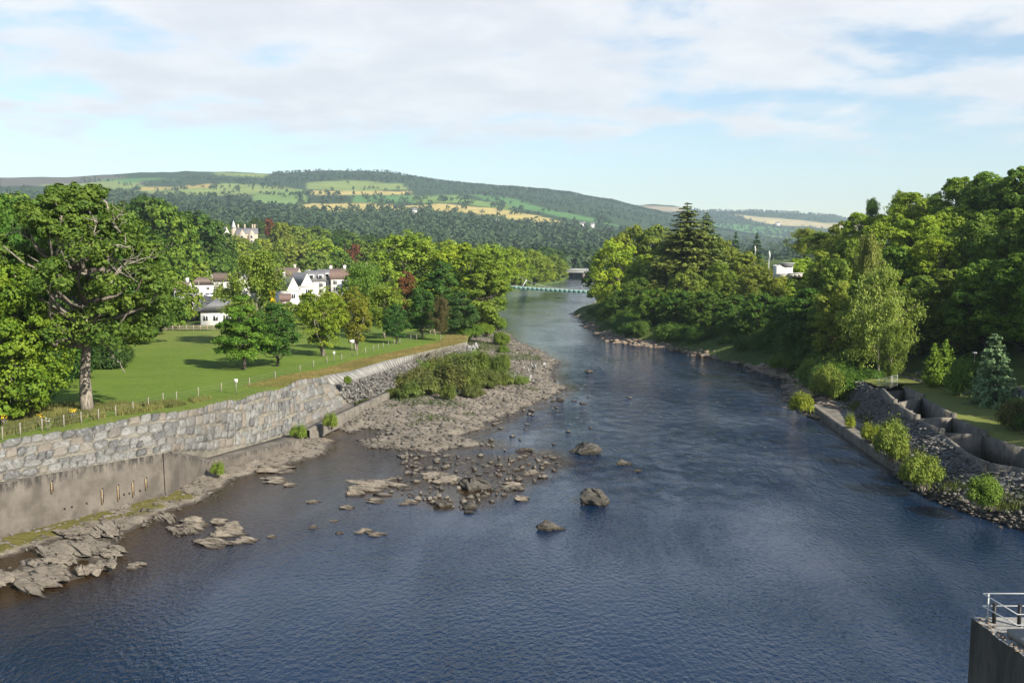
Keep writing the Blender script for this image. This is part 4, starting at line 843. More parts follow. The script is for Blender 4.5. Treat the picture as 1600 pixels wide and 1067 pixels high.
# hedge and garden trees through the village
G = 'garden trees among the village houses'
gdt = []
for px, yt, d, wp, cl, k in [(292, 440, 250, 46, MD, 'farB'), (275, 462, 225, 40, MD, 'farB'), (310, 420, 380, 40, BR, 'farB'), (262, 420, 300, 60, BR, 'farA'), (338, 452, 300, 18, BR, 'farB'), (345, 446, 285, 26, OL, 'farA'), (368, 440, 320, 24, MD, 'farB'), (420, 412, 330, 34, OL, 'farC'), (318, 482, 236, 12, MD, 'farB'), (372, 462, 245, 36, OL, 'farA'), (452, 470, 235, 46, MD, 'farB'), (478, 468, 240, 40, MD, 'farA'), (512, 452, 262, 40, OL, 'farB'), (545, 430, 290, 36, MD, 'farC'), (300, 398, 420, 70, OL, 'farA'), (430, 392, 400, 60, OL, 'farC')]:
    gdt.append(tp_('garden_tree', 'small green garden tree growing among the village houses', k, px, yt, d, wp, cl, G))
relabel(gdt, '%s from the left of the garden trees among the village houses')
tp_('golden_shrub', 'bright golden shrub in front of the brown-roofed village house', 'farB', 428, 430, 318, 19, GOLD, cat='shrub')
tp_('golden_shrub', 'bright yellow-green shrub at the right end of the terraced row', 'farB', 549, 427, 300, 14, (0.30, 0.34, 0.03), cat='shrub')
G = 'trees on the slope behind the village'
for px, yt, d, wp, cl, k in [(265, 318, 380, 110, MD, 'farA'), (300, 326, 430, 110, DK, 'farB'), (335, 344, 480, 80, DK, 'farA'), (318, 366, 460, 70, DK, 'farB'), (280, 365, 400, 90, MD, 'farA'), (350, 372, 560, 50, OL, 'farC'), (362, 365, 640, 40, OL, 'farB'), (412, 372, 640, 50, YG, 'farB'), (445, 372, 600, 70, OL, 'farA'), (470, 378, 560, 90, OL, 'farA'), (505, 372, 600, 80, BR, 'farB'), (525, 388, 540, 70, MD, 'farA'), (490, 392, 500, 80, OL, 'farB'), (440, 346, 735, 52, OL, 'farA'), (400, 340, 800, 30, DK, 'farC'), (420, 340, 820, 20, RED, 'farB'), (377, 370, 700, 22, OL, 'farB'), (403, 372, 695, 26, MD, 'farB'), (391, 379, 690, 24, OL, 'farA'), (465, 352, 780, 60, OL, 'farB'), (540, 372, 700, 50, MD, 'farC'), (555, 380, 640, 30, RED, 'farB'), (495, 352, 850, 60, MD, 'farB'), (530, 358, 900, 60, DK, 'farB'), (345, 345, 760, 40, MD, 'farB'), (380, 372, 690, 40, OL, 'farB'), (398, 380, 620, 40, MD, 'farA'), (372, 380, 600, 40, BR, 'farB'), (385, 392, 520, 70, OL, 'farA'), (350, 395, 470, 60, MD, 'farB'), (230, 305, 420, 120, DK, 'farA'), (180, 310, 460, 120, DK, 'farB'), (30, 300, 420, 140, MD, 'farA'), (100, 296, 480, 140, MD, 'farB'), (585, 378, 560, 70, MD, 'farA'), (560, 372, 760, 60, MD, 'farB'), (590, 370, 800, 60, DK, 'farA'), (615, 372, 760, 60, OL, 'farB'), (650, 374, 820, 60, MD, 'farB'), (680, 378, 780, 60, DK, 'farA'), (575, 366, 900, 60, DK, 'farB'), (620, 366, 920, 60, MD, 'farC'), (665, 370, 930, 60, DK, 'farB'), (720, 376, 900, 60, DK, 'farB'), (750, 380, 940, 60, MD, 'farA'), (790, 384, 900, 60, DK, 'farB'), (820, 386, 940, 60, DK, 'farB'), (850, 388, 960, 50, DK, 'farB'), (520, 366, 800, 60, DK, 'farA'), (540, 362, 930, 60, MD, 'farB'), (480, 356, 930, 60, DK, 'farB'), (500, 368, 700, 60, OL, 'farA'), (730, 384, 720, 60, OL, 'farB'), (810, 390, 760, 60, MD, 'farA'), (840, 392, 800, 50, MD, 'farB'), (450, 350, 860, 60, DK, 'farB'), (430, 346, 900, 60, MD, 'farB'), (370, 346, 880, 60, DK, 'farB'), (310, 338, 800, 80, DK, 'farA'), (260, 330, 760, 90, MD, 'farB'), (220, 322, 720, 90, DK, 'farA'), (700, 372, 560, 70, BR, 'farB'), (770, 380, 620, 60, OL, 'farA')]:
    zone = 'beside the sandstone mansion' if 340 <= px < 480 and d > 590 else 'behind the great oak' if px < 300 else 'above the village roofs' if px < 545 else 'behind the dome-crowned sycamore' if px < 700 else 'beyond the footbridge on the left side'
    tp_('slope_tree', 'woodland tree on the far slope ' + zone, k, px, yt, d, wp, cl, 'woodland trees ' + zone)

# ------------------------------------------------------------------ trees on the right bank
tp_('spruce_tree', 'tall spruce towering above the right bank trees against the sky', 'spruce', 1074, 312, 292, 165, (0.066, 0.086, 0.026))
tp_('spruce_tree', 'slightly shorter spruce touching the tall spruce on its right', 'spruce', 1104, 328, 296, 110, (0.068, 0.088, 0.026))
tp_('poplar_tree', 'bright yellow-green tree at the left end of the right bank wood', 'ragged', 962, 366, 330, 84, (0.13, 0.18, 0.020))
tp_('weeping_birch', 'pale weeping birch standing out of the wooded right slope', 'birchB', 1357, 350, 176, 48, (0.105, 0.14, 0.045))
tp_('alder_tree', 'pale-leaved alder leaning over the stone slope beside the path', 'willow', 1378, 412, 150, 110, (0.115, 0.155, 0.045), z=4.0, lean=(0, -.08))
tp_('alder_tree', 'leafy alder in front of the shaded path, right of the walkers', 'birchA', 1394, 500, 136, 40, (0.085, 0.13, 0.03), z=4.0)
G = 'dark trees along the right shore'
shore = []
for px, yt, d, wp, k in [(945, 470, 330, 36, 'oakC'), (968, 452, 285, 60, 'oakC'), (995, 432, 285, 70, 'oakB'), (1020, 450, 258, 80, 'oakC'), (1062, 452, 252, 84, 'oakB'), (1105, 452, 242, 92, 'oakC'), (1150, 460, 226, 96, 'oakB'), (1190, 455, 214, 92, 'oakC'), (1228, 462, 200, 90, 'oakB'), (1262, 450, 192, 96, 'oakC'), (1300, 470, 176, 90, 'oakC'), (1245, 500, 186, 70, 'oakC')]:
    shore.append(tp_('shore_tree', 'dark broadleaf tree crowding the right shore below the spruce', k, px, yt, d, wp, (0.042, 0.085, 0.016), G))
relabel(shore, '%s from the left of the dark trees crowding the right shore')
G = 'shrubs along the right shore'
for k in range(74):
    y = 146 + (k / 73) ** 1.3 * 190 + rgT.uniform(-2, 2); x = float(xright(y)) + rgT.uniform(4.2, 10.5) + float(noise3(np.array([y]), np.array([0.0]), 0, 9, 3)[0]) * 1.6
    zone = 'nearest the low concrete wall' if y < 185 else 'below the spruce' if y < 250 else 'at the far rocky point'
    tree('shore_shrub', 'low shrub overhanging the right shore ' + zone, ['shrubA', 'shrubB'][k % 2], x, y, 0.9 + .15 * (x - float(xright(y))), rgT.uniform(2.6, 5.0), rgT.uniform(5, 8), vary((0.04, 0.08, 0.016)), rgT.uniform(0, 6), 'shore shrubs ' + zone, cat='shrub')
G = 'sunlit trees on the right bank'
sunlit = []
for px, yt, d, wp, cl, k in [(935, 400, 400, 50, DK, 'farB'), (985, 350, 345, 90, OL, 'oakB'), (1025, 352, 335, 90, OL, 'fine'), (1045, 380, 300, 90, OL, 'oakA'), (1130, 372, 310, 90, OL, 'fine'), (1165, 392, 295, 90, OL, 'oakB'), (1125, 410, 275, 90, MD, 'fine'), (1185, 415, 258, 90, OL, 'oakA'), (1215, 432, 230, 80, OL, 'fine'), (1255, 400, 235, 90, BR, 'oakB'), (1290, 392, 215, 100, OL, 'fine'), (1008, 398, 310, 80, BR, 'fine'), (1075, 420, 268, 90, OL, 'fine')]:
    sunlit.append(tp_('bank_tree', 'sunlit broadleaf tree around the spruce on the right bank', k, px, yt, d, wp, cl, G))
relabel(sunlit, '%s from the left of the sunlit trees around the spruce')
for px, yt, d, wp in [(1150, 358, 430, 34), (1183, 360, 400, 38)]: tp_('dark_fir', 'dark fir rising behind the right bank trees, right of the spruce', 'farfir', px, yt, d, wp, DD, 'pair of dark firs')
G = 'trees on the wooded right hillside'
hillt = []
for px, yt, d, wp, cl, k in [(1258, 352, 320, 56, OL, 'birchB'), (1285, 360, 300, 60, MD, 'birchA'), (1318, 345, 262, 80, OL, 'fine'), (1345, 330, 250, 80, BR, 'oakB'), (1335, 372, 205, 110, MD, 'oakA'), (1390, 332, 222, 110, BR, 'oakB'), (1425, 300, 240, 110, BR, 'oakA'), (1452, 305, 262, 80, MD, 'fine'), (1440, 338, 205, 120, BR, 'fine'), (1490, 318, 212, 120, BR, 'oakB'), (1505, 276, 226, 120, MD, 'oakA'), (1550, 265, 216, 130, MD, 'oakB'), (1600, 260, 206, 140, MD, 'oakA'), (1660, 250, 200, 150, MD, 'oakB'), (1400, 385, 182, 110, MD, 'oakC'), (1465, 372, 178, 130, BR, 'fine'), (1530, 330, 182, 130, MD, 'oakB'), (1590, 325, 172, 140, MD, 'oakA'), (1660, 310, 166, 150, MD, 'oakB'),
                             (1320, 405, 178, 110, OL, 'oakA'), (1365, 425, 160, 110, MD, 'fine'), (1310, 440, 168, 90, OL, 'fine')]:
    hillt.append(tp_('hillside_tree', 'broadleaf tree in the wood covering the right hillside', k, px, yt, d, wp, cl, G))
relabel(hillt, '%s from the left of the trees covering the right hillside')
G = 'deep shaded trees above the path'
shaded = []
for px, yt, d, wp, k in [(1440, 430, 168, 110, 'oakC'), (1490, 420, 160, 130, 'oakC'), (1545, 405, 154, 140, 'oakA'), (1600, 395, 148, 140, 'oakC'), (1660, 380, 142, 150, 'oakA'), (1480, 480, 172, 90, 'ragged'), (1530, 470, 165, 90, 'ragged'), (1590, 470, 158, 90, 'ragged'), (1640, 470, 146, 100, 'ragged'), (1420, 470, 182, 70, 'ragged')]:
    shaded.append(tp_('shaded_tree', 'dark broadleaf tree in deep shade above the asphalt path', k, px, yt, d, wp, MD, G))
relabel(shaded, '%s from the left of the deep-shaded trees above the path')
G = 'trees further up the right bank'
for x, y, h_, w_ in [(64, 72, 21, 13), (70, 84, 22, 14), (74, 66, 22, 14), (72, 98, 21, 13), (84, 58, 22, 15), (75, 108, 22, 14), (86, 122, 22, 15), (78, 92, 21, 14), (92, 100, 22, 15), (88, 138, 23, 16), (82, 78, 20, 14), (97, 84, 21, 15), (104, 116, 22, 15), (100, 150, 22, 15), (94, 66, 20, 14), (108, 98, 22, 15)]:
    tree('hillside_tree', 'broadleaf tree on the hill beyond the right edge of the picture', 'oakB', x, y, float(land(x, y)) - .2, h_, w_, vary(MD), rgT.uniform(0, 6), G)
tp_('pine_tree', 'lone dark pine breaking the skyline of the right hillside', 'birchB', 1362, 302, 268, 30, DK)
tp_('pine_tree', 'pale green tree on the skyline right of the lone pine', 'birchB', 1408, 290, 262, 34, OL)
# planted conifers and shrubs by the ladder
def planted(name, label, kind, px, yb, yt, wpx, col, cat='tree', z=4.0, lean=(0, 0)):
    p = gp(px, yb, z); t = at(px, yt, p[1]); return tree(name, label, kind, p[0], p[1], z - .05, t[2] - z, wpx * p[1] / F_PX, col, rgT.uniform(0, 6), None, True, lean, cat)
planted('cypress_tree', 'yellow-green conical cypress right of the path railing', 'cypress', 1458, 608, 534, 42, (0.075, 0.125, 0.018))
planted('cypress_tree', 'second conical cypress with its top beside the first', 'cypress', 1476, 606, 528, 40, (0.07, 0.12, 0.018))
planted('laurel_bush', 'glossy green rounded laurel between the cypresses and the blue spruce', 'shrubA', 1506, 620, 552, 62, (0.055, 0.105, 0.02), 'shrub')
planted('blue_spruce', 'dense blue-green spruce on the grass behind the fish ladder', 'blue', 1551, 634, 515, 84, (0.075, 0.125, 0.085))
planted('heather_shrub', 'dull reddish green shrub right of the blue spruce', 'shrubB', 1588, 668, 622, 60, (0.06, 0.065, 0.025), 'shrub')
planted('laurel_bush', 'dark green shrub at the right edge beyond the ladder', 'shrubA', 1605, 676, 640, 40, (0.03, 0.06, 0.015), 'shrub')
for px, yb, yt, wp, cl, k, lb, z in [(1272, 600, 556, 60, MD, 'shrubA', 'green bush at the far end of the low river wall', 1.2), (1292, 622, 570, 62, (0.085, 0.118, 0.026), 'shrubB', 'bright bush standing on the far end of the concrete ledge', 1.2), (1252, 645, 613, 44, YG, 'shrubC', 'yellow-green bush on the rocks beside the low wall', .6), (1362, 690, 662, 44, YG, 'shrubC', 'small yellow-green bush halfway along the concrete ledge', 1.1), (1392, 716, 656, 62, (0.085, 0.118, 0.026), 'shrubB', 'leafy green bush on the ledge against the stone slope', 1.1), (1440, 762, 702, 66, (0.085, 0.118, 0.026), 'shrubA', 'bright green bush at the near end of the low wall', .9), (1420, 752, 726, 40, YG, 'shrubC', 'low yellowish bush spilling over the near wall end', .9), (1538, 790, 738, 68, (0.062, 0.105, 0.02), 'shrubA', 'rounded bright green bush on the gravel near the water', 1.3), (1330, 668, 655, 20, YG, 'grassy', 'tuft of grass at the foot of the stone slope', 1.1), (1225, 580, 548, 50, MD, 'shrubA', 'bush on the shore rocks under the shaded trees', .8)]:
    planted('bank_bush', lb, k, px, yb, yt, wp, cl, 'shrub', z)
# bushes on the gravel bank
G = 'bushes on the gravel bank'
rgI = random.Random(9); wbs = []
isl = [(632, 612, 582, 44), (655, 606, 568, 50), (690, 600, 558, 60), (720, 592, 552, 60), (750, 588, 548, 56), (775, 590, 556, 44), (640, 622, 596, 40), (668, 617, 588, 46), (705, 615, 580, 50), (735, 612, 576, 48), (765, 606, 574, 44), (790, 603, 582, 34), (612, 622, 604, 30), (700, 625, 600, 36), (740, 622, 598, 40), (680, 590, 556, 50), (710, 578, 548, 50), (738, 575, 546, 46), (662, 592, 562, 40), (815, 600, 586, 26), (784, 578, 552, 30)]
for px, yb, yt, wp in isl:
    p = gp(px, yb, 1.0); z = float(bed(np.array([[p[0]]]), np.array([[p[1]]]))[0, 0]); p = gp(px, yb, max(z, .3)); t = at(px, yt, p[1])
    wbs.append(tree('willow_bush', 'green willow bush in the thicket on the stony bank', rgI.choice(['shrubA', 'shrubC', 'grassy', 'shrubC', 'shrubB']), p[0], p[1], max(z, .2) - .1, max(1.2, t[2] - z), wp * p[1] / F_PX * rgI.uniform(.75, 1.1), vary(rgI.choice([(0.066, 0.092, 0.028), (0.058, 0.085, 0.024), (0.088, 0.10, 0.044), (0.075, 0.092, 0.036)]), .3), rgI.uniform(0, 6), G, cat='shrub'))
relabel(wbs, '%s from the left of the willow bushes on the stony bank')
for px, yb, yt, wp, lb in [(783, 540, 516, 30, 'bright bush at the river end of the stony bank'), (786, 552, 538, 20, 'small green bush between the pale boulders and the river'), (728, 531, 515, 22, 'dense green bush right of the wooden gate'), (516, 668, 646, 26, 'grassy bush overhanging the concrete kerb'), (466, 684, 664, 30, 'pale grassy tuft on the near end of the ledge'), (340, 742, 722, 24, 'green tuft on the tall wall end above the water'), (543, 599, 586, 14, 'small weed growing on the slab slope')]:
    z = 1.0 if px in (783, 786) else (3.6 if px == 728 else (4.7 if px == 543 else (1.5 if px != 340 else .6))); p = gp(px, yb, z); t = at(px, yt, p[1])
    tree('bank_bush', lb, 'shrubC' if px < 540 else 'shrubA', p[0], p[1], z - .1, t[2] - z + .1, wp * p[1] / F_PX * 1.1, vary(OL if px < 520 else MD), 1.0, cat='shrub')

# ------------------------------------------------------------------ far woods: one mass on the hills
rgW = np.random.RandomState(17)
def far_wood(name, label, find, box, n, skip, hmin, hmax, cols, leaf, nq=27, keep=None):
    qx = rgW.uniform(box[0], box[2], n); qy = rgW.uniform(box[1], box[3], n); ok = np.ones(n, bool)
    for poly, _c in skip:
        sd = polysd(qx, qy, np.array(poly, float)); ok &= (sd < -0.4)
    if keep is not None: ok &= keep(qx, qy)
    qx, qy = qx[ok], qy[ok]; P = find(qx, qy); n = len(P)
    hh_ = rgW.uniform(hmin, hmax, n); con = rgW.rand(n) < 0.35 + 0.3 * np.sin(P[:, 0] / 140.0)
    D = rgW.normal(size=(n, nq, 3)); D /= np.linalg.norm(D, axis=2)[..., None]; D[..., 2] = np.abs(D[..., 2]) * 1.0 - 0.15
    wd = np.where(con, 0.24, 0.48) * hh_; tz = np.clip(D[..., 2], 0, 1)
    rr3 = np.where(con[:, None], (1 - tz) * 1.3, 1.0)
    C = P[:, None] + np.stack([D[..., 0] * wd[:, None] * rr3, D[..., 1] * wd[:, None] * rr3, hh_[:, None] * (0.22 + 0.66 * D[..., 2])], -1)
    N = D + [0, 0, .35] + rgW.normal(size=D.shape) * 0.35
    tone = np.clip(0.5 + np.where(con, -.14, .05)[:, None] + rgW.uniform(-.16, .16, (n, 1)) + rgW.uniform(-.15, .15, (n, nq)), 0, 1)
    m = MB(); leaf_quads(m, C.reshape(-1, 3), N.reshape(-1, 3), 1.0, rgW, tone.ravel())
    V = m.V[0].reshape(-1, 4, 3); c = V.mean(1, keepdims=True); sz = np.repeat(hh_ * leaf, nq)[:, None, None]; m.V[0] = (c + (V - c) * sz).reshape(-1, 3)
    o = m.build(name, MT['needles']); o.color = (*cols, 1); tag(o, label, 'woodland', kind='stuff'); return o
low = lambda x, y: y > np.interp(x, [0, 230, 300, 420, 520, 640, 760, 900, 1010, 1060], [298, 302, 308, 316, 326, 331, 340, 352, 362, 372]) + 2 * np.sin(x / 9.0)
far_wood('valley_wood', 'mixed woodland filling the valley side below the fields', find_hill, (-120, 292, 1300, 424), 9500, FIELDS, 11, 19, (0.040, 0.070, 0.026), 0.30, keep=low)
ridge = lambda x, y: ((y < np.interp(x, [420, 520, 640, 740, 850, 960, 1060], [286, 283, 293, 304, 318, 340, 362])) & (x > 425)) | ((y < np.interp(x, [200, 300, 420], [285, 282, 284])) & (x < 430) & (y > np.interp(x, [0, 200, 420], [284, 276, 277])))
far_wood('ridge_wood', 'dark conifer forest along the crest of the hill', find_hill, (120, 266, 1300, 376), 14000, FIELDS[5:9] + FIELDS[2:4], 8, 12, (0.034, 0.062, 0.030), 0.42, 9, keep=ridge)
hedge = lambda x, y: (np.abs(np.sin(x / 23.0 + y / 3.0)) < .13) | (np.abs(np.sin(y / 4.6 + x / 70.0)) < .10) | (noise3(x, y * 3, 0, 26, 2) > .34)
far_wood('field_hedge', 'hedges and copses between the hillside fields', find_hill, (180, 284, 960, 352), 3600, [], 9, 16, (0.034, 0.062, 0.028), 0.34, 16, keep=lambda x, y: hedge(x, y) & ~low(x, y) & ~ridge(x, y))
far_wood('far_hill_wood', 'woods and hedges on the farther hill at the right', find_hill2, (960, 322, 1420, 398), 4200, F2[:1] + F2[2:3], 10, 18, (0.034, 0.060, 0.034), 0.36, 12, keep=lambda x, y: (noise3(x, y * 2.5, 0, 40, 3) > -.05) | hedge(x, y))

# ------------------------------------------------------------------ rocks and stones
import bmesh
def ico(sub):
    b = bmesh.new(); bmesh.ops.create_icosphere(b, subdivisions=sub, radius=1.0); V = np.array([v.co[:] for v in b.verts]); Fc = np.array([[v.index for v in f.verts] for f in b.faces]); b.free(); return V, Fc
ICO = {k: ico(k) for k in (1, 2, 3, 4)}
def hull(P):
    b = bmesh.new(); vs = [b.verts.new(tuple(p)) for p in P]; r = bmesh.ops.convex_hull(b, input=vs)
    bmesh.ops.delete(b, geom=[v for v in b.verts if not v.link_faces], context='VERTS'); bmesh.ops.triangulate(b, faces=b.faces[:])
    b.verts.index_update(); V = np.array([v.co[:] for v in b.verts]); Fc = [[v.index for v in f.verts] for f in b.faces]; b.free(); return V, Fc
def chip(V, Fc, seed, amp):                      # break every edge once, so that the facets roughen
    V = list(map(np.array, V)); E = {}; out_f = []; rg = np.random.RandomState(seed)
    def midv(a, b):
        k = (min(a, b), max(a, b))
        if k not in E: E[k] = len(V); V.append((V[a] + V[b]) / 2 + rg.normal(size=3) * amp * np.linalg.norm(V[a] - V[b]))
        return E[k]
    for a, b, c in Fc:
        ab, bc, ca = midv(a, b), midv(b, c), midv(c, a); out_f += [[a, ab, ca], [ab, b, bc], [ca, bc, c], [ab, bc, ca]]
    return np.array(V), out_f
def rock_mesh(name, seed, n=22, mat='river_rock', layers=1, spread=0.0, chips=2):
    rg = np.random.RandomState(seed); m = MB()
    for k in range(layers):
        P = rg.normal(size=(n, 3)); P /= np.linalg.norm(P, axis=1)[:, None]; P *= rg.uniform(.72, 1.0, (n, 1))
        if layers > 1: P *= [rg.uniform(.5, .95), rg.uniform(.22, .42), rg.uniform(.35, 1.0)]; P[:, 1] += (k / (layers - 1) - .5) * 1.35; P[:, 0] += rg.uniform(-.28, .28); P[:, 2] += P[:, 1] * 0 + rg.uniform(-.15, .1) + .25 * (P[:, 1] - P[:, 1].mean())
        V, Fc = hull(P)
        for c_ in range(chips): V, Fc = chip(V, Fc, seed + c_, .085)
        m.add(V, Fc)
    return m.mesh(name, MT[mat])
SLAB = [rock_mesh('rock_slab', 100 + i, 16, 'river_rock', 5 + i % 3, chips=2) for i in range(8)]
BOUL = [rock_mesh('boulder', 200 + i, 16, 'boulder', 1, chips=3) for i in range(6)]
STON = [rock_mesh('stone', 300 + i, 12, 'gravel', 1, chips=1) for i in range(8)]
PALE = [rock_mesh('pale_boulder', 400 + i, 11, 'pale_rock', 1, chips=1) for i in range(5)]
def put_rock(name, label, mesh, px, py, wpx, depth, hgt, rz=0.0, group=None, z=0.0, tilt=(0, 0), cat='rock'):
    p = gp(px, py, z); wd = wpx * p[1] / F_PX
    o = link(name, mesh); o.location = (p[0], p[1], z + hgt * 0.12); o.scale = (wd / 2, wd / 2 * depth, hgt * .92); o.rotation_euler = (tilt[0], tilt[1], rz); tag(o, label, cat, group); return o
BL = [(910, 707, 54, .75, 1.5, 'dark craggy boulder in midstream, farthest of the big boulders'), (928, 786, 58, .8, 1.75, 'tall pointed dark boulder, largest of the midstream boulders'), (859, 825, 48, .7, .85, 'low dark boulder nearest the camera in midstream'), (818, 705, 36, .5, .5, 'flat-topped dark rock left of the farthest craggy boulder'),
      (740, 764, 54, .7, 1.35, 'jagged peaked rock at the near edge of the stone reef'), (695, 790, 34, .6, .75, 'ridged dark rock, left of the pair below the reef'), (728, 793, 32, .55, .65, 'ridged dark rock, right of the pair below the reef'), (732, 801, 20, .5, .3, 'small flat rock below the ridged pair'), (973, 725, 28, .6, .65, 'small dark rock right of the craggy boulder'), (995, 737, 15, .6, .3, 'little rock at the right end of the midstream stones'), (920, 582, 13, .7, .7, 'lone dark rock in the rapids beyond the gravel point'), (912, 631, 13, .6, .4, 'flat dark rock in the rapids off the gravel bank'), (872, 626, 18, .6, .7, 'dark rock at the tip of the gravel bank')]
for i, (px, py, wp, dp, hg, lb) in enumerate(BL):
    put_rock('river_boulder', lb, BOUL[i % 6], px, py, wp * 1.2, dp, hg * .85, i * 1.3 * 0 + rgT.uniform(-.4, .4), tilt=(0, .15 * (i % 3 - 1)), cat='boulder')
SLB = [(66, 905, 84, .62, .55, -.55, 'broad layered rock slab at the bottom left, biggest by the water'), (2, 905, 54, .7, .6, -.5, 'rock slab cut by the left edge below the mossy strip'), (82, 880, 62, .5, .45, -.6, 'brown rock slab just above the biggest bottom left slab'), (108, 862, 100, .45, .5, -.75, 'long sloping slab in the middle of the lower left shelf'), (148, 888, 38, .9, .6, -.8, 'steep pointed slab at the water end of the lower left shelf'),
       (163, 828, 58, .5, .45, -.8, 'ridged slab below the weep holes of the tall wall'), (118, 832, 52, .5, .35, -.3, 'flat slab left of the ridged slab under the wall'), (174, 862, 46, .5, .4, -.5, 'thin slab reaching into the water right of the shelf'), (190, 797, 40, .6, .4, -.2, 'pale slab at the foot of the wall below the rust streaks'), (199, 820, 30, .6, .3, 0, 'flat pale stone in the dark pool under the wall'), (214, 808, 17, .7, .3, .2, 'small pale stone highest in the dark pool'), (226, 821, 18, .6, .22, 0, 'small flat stone at the right of the dark pool'),
       (238, 792, 40, .7, .5, -.7, 'upper end of the long rock spine leaving the wall'), (258, 812, 46, .42, .5, -.85, 'second block of the long rock spine'), (284, 832, 50, .42, .5, -.75, 'middle block of the long rock spine'), (334, 851, 56, .36, .5, -.35, 'outer tip of the long rock spine'), (303, 822, 44, .6, .95, -.1, 'raised rugged block beside the rock spine'), (340, 816, 26, .6, .45, .2, 'separate slab off the raised rugged block'), (362, 832, 50, .6, .8, .1, 'humped slab out in the calm water left of centre'), (382, 846, 42, .5, .4, -.15, 'low slab in front of the humped slab'), (211, 886, 22, .7, .4, 0, 'small detached rock in the water right of the pointed slab'), (270, 785, 36, .6, .4, .2, 'grey slab at the corner of the tall wall'), (300, 763, 24, .6, .4, .3, 'rounded slab under the wall corner'),
       (436, 735, 54, .6, .6, .4, 'slab below the near end of the concrete ledge'), (436, 752, 42, .5, .4, .2, 'lower slab in front of the ledge slabs'), (452, 758, 20, .6, .3, 0, 'small slab end beside the dark pool by the ledge'), (395, 735, 50, .5, .5, .35, 'dark slab hugging the foot of the low ledge'), (350, 748, 50, .5, .5, .35, 'slab at the foot of the ledge near the wall end'), (586, 762, 84, .38, .55, -.18, 'long low slab left of the stone reef'), (553, 772, 24, .6, .55, 0, 'blocky rock left of the long low slab'), (613, 750, 22, .6, .25, 0, 'flat stone behind the long low slab'), (543, 794, 20, .5, .3, 0, 'flat rock in the calm water below the blocky rock'), (590, 784, 34, .4, .3, -.2, 'thin rock strip below the long low slab'), (489, 784, 22, .5, .22, -.3, 'thin rock showing above the calm water, left of the reef'),
       (491, 824, 15, .5, .2, .2, 'small flat stone alone in the calm water'), (570, 831, 27, .5, .35, -.1, 'pale rock pair nearest the camera, left piece'), (588, 836, 26, .35, .25, -.1, 'pale rock pair nearest the camera, right piece'), (530, 833, 11, .6, .16, 0, 'tiny rock left of the pale rock pair'), (523, 814, 13, .5, .16, 0, 'tiny flat rock above the pale rock pair'), (425, 839, 12, .6, .2, 0, 'tiny rock far left in the calm water'), (807, 760, 42, .4, .4, -.1, 'slab at the right side of the stone reef'), (813, 780, 24, .6, .45, 0, 'rock below the right side of the reef'), (834, 740, 28, .5, .35, 0, 'slab at the far right of the reef'), (640, 786, 30, .5, .35, 0, 'slab at the lower edge of the reef'), (680, 745, 40, .6, .4, 0, 'pale slab in the middle of the reef'), (505, 690, 30, .6, .35, .2, 'flat pale slab in the pool between ledge and gravel bank'), (700, 752, 40, .7, .6, .3, 'broad brown rock left of the jagged peaked rock')]
for i, (px, py, wp, dp, hg, rz, lb) in enumerate(SLB):
    put_rock('rock_slab', lb, SLAB[i % 8], px, py, wp * 1.6, dp * 1.2, hg * .95, rz, tilt=(.06, .10), z=.32 if i < 9 else 0.0)
rgs = np.random.RandomState(4)
cnt = 0
while cnt < 230:
    u = rgs.rand()
    if u < .52: px, py = rgs.uniform(600, 880), rgs.uniform(700, 796); ok = polysd(np.array([gp(px, py)[0]]), np.array([gp(px, py)[1]]), REEF)[0] > -1.0
    elif u < .8: px, py = rgs.uniform(760, 1010), rgs.uniform(600, 745); p = gp(px, py); sdv = polysd(np.array([p[0]]), np.array([p[1]]), ISL)[0]; ok = -14 < sdv < -0.3 and rgs.rand() < math.exp(sdv / 5)
    else: px, py = rgs.uniform(0, 300), rgs.uniform(760, 920); p = gp(px, py); ok = abs(polysd(np.array([p[0]]), np.array([p[1]]), SHELF)[0]) < 1.3
    if not ok: continue
    cnt += 1; wp = rgs.uniform(5, 15) * (1.25 if u < .52 else 1)
    put_rock('river_stone', ('small flat stone among the stones scattered on the midstream reef' if u < .52 else 'small flat stone in the water off the gravel bank' if u < .8 else 'small flat stone by the rock shelf at the lower left'), STON[cnt % 8], px, py, wp, rgs.uniform(.45, .9), rgs.uniform(.14, .42), rgs.uniform(0, 3.14), 'stones of the midstream reef' if u < .52 else 'stones off the gravel bank' if u < .8 else 'stones by the lower left rock shelf', cat='stone')
rgp = np.random.RandomState(6)
for i in range(46):
    px, py = rgp.uniform(655, 745), 0; py = np.interp(px, [655, 700, 745], [546, 538, 545]) + rgp.uniform(-5, 9); z = np.interp(py, [530, 556], [4.6, 2.6])
    put_rock('pale_boulder', 'pale grey boulder in the tipped pile beside the wooden gate', PALE[i % 5], px, py, rgp.uniform(6, 13), rgp.uniform(.6, 1), rgp.uniform(.5, 1.1), rgp.uniform(0, 3), 'pale boulders tipped by the gate', z, (rgp.uniform(-.4, .4), rgp.uniform(-.4, .4)), 'boulder')
for i in range(26):
    px, py = rgp.uniform(782, 868), rgp.uniform(545, 600); p = gp(px, py); 
    if polysd(np.array([p[0]]), np.array([p[1]]), ISL)[0] < 1.5: continue
    z = float(bed(np.array([[p[0]]]), np.array([[p[1]]]))[0, 0]); put_rock('bank_boulder', 'pale boulder lying on the outer side of the stony bank', PALE[i % 5], px, py, rgp.uniform(5, 10), .8, rgp.uniform(.4, .8), rgp.uniform(0, 3), 'pale boulders on the stony bank', z, cat='boulder')
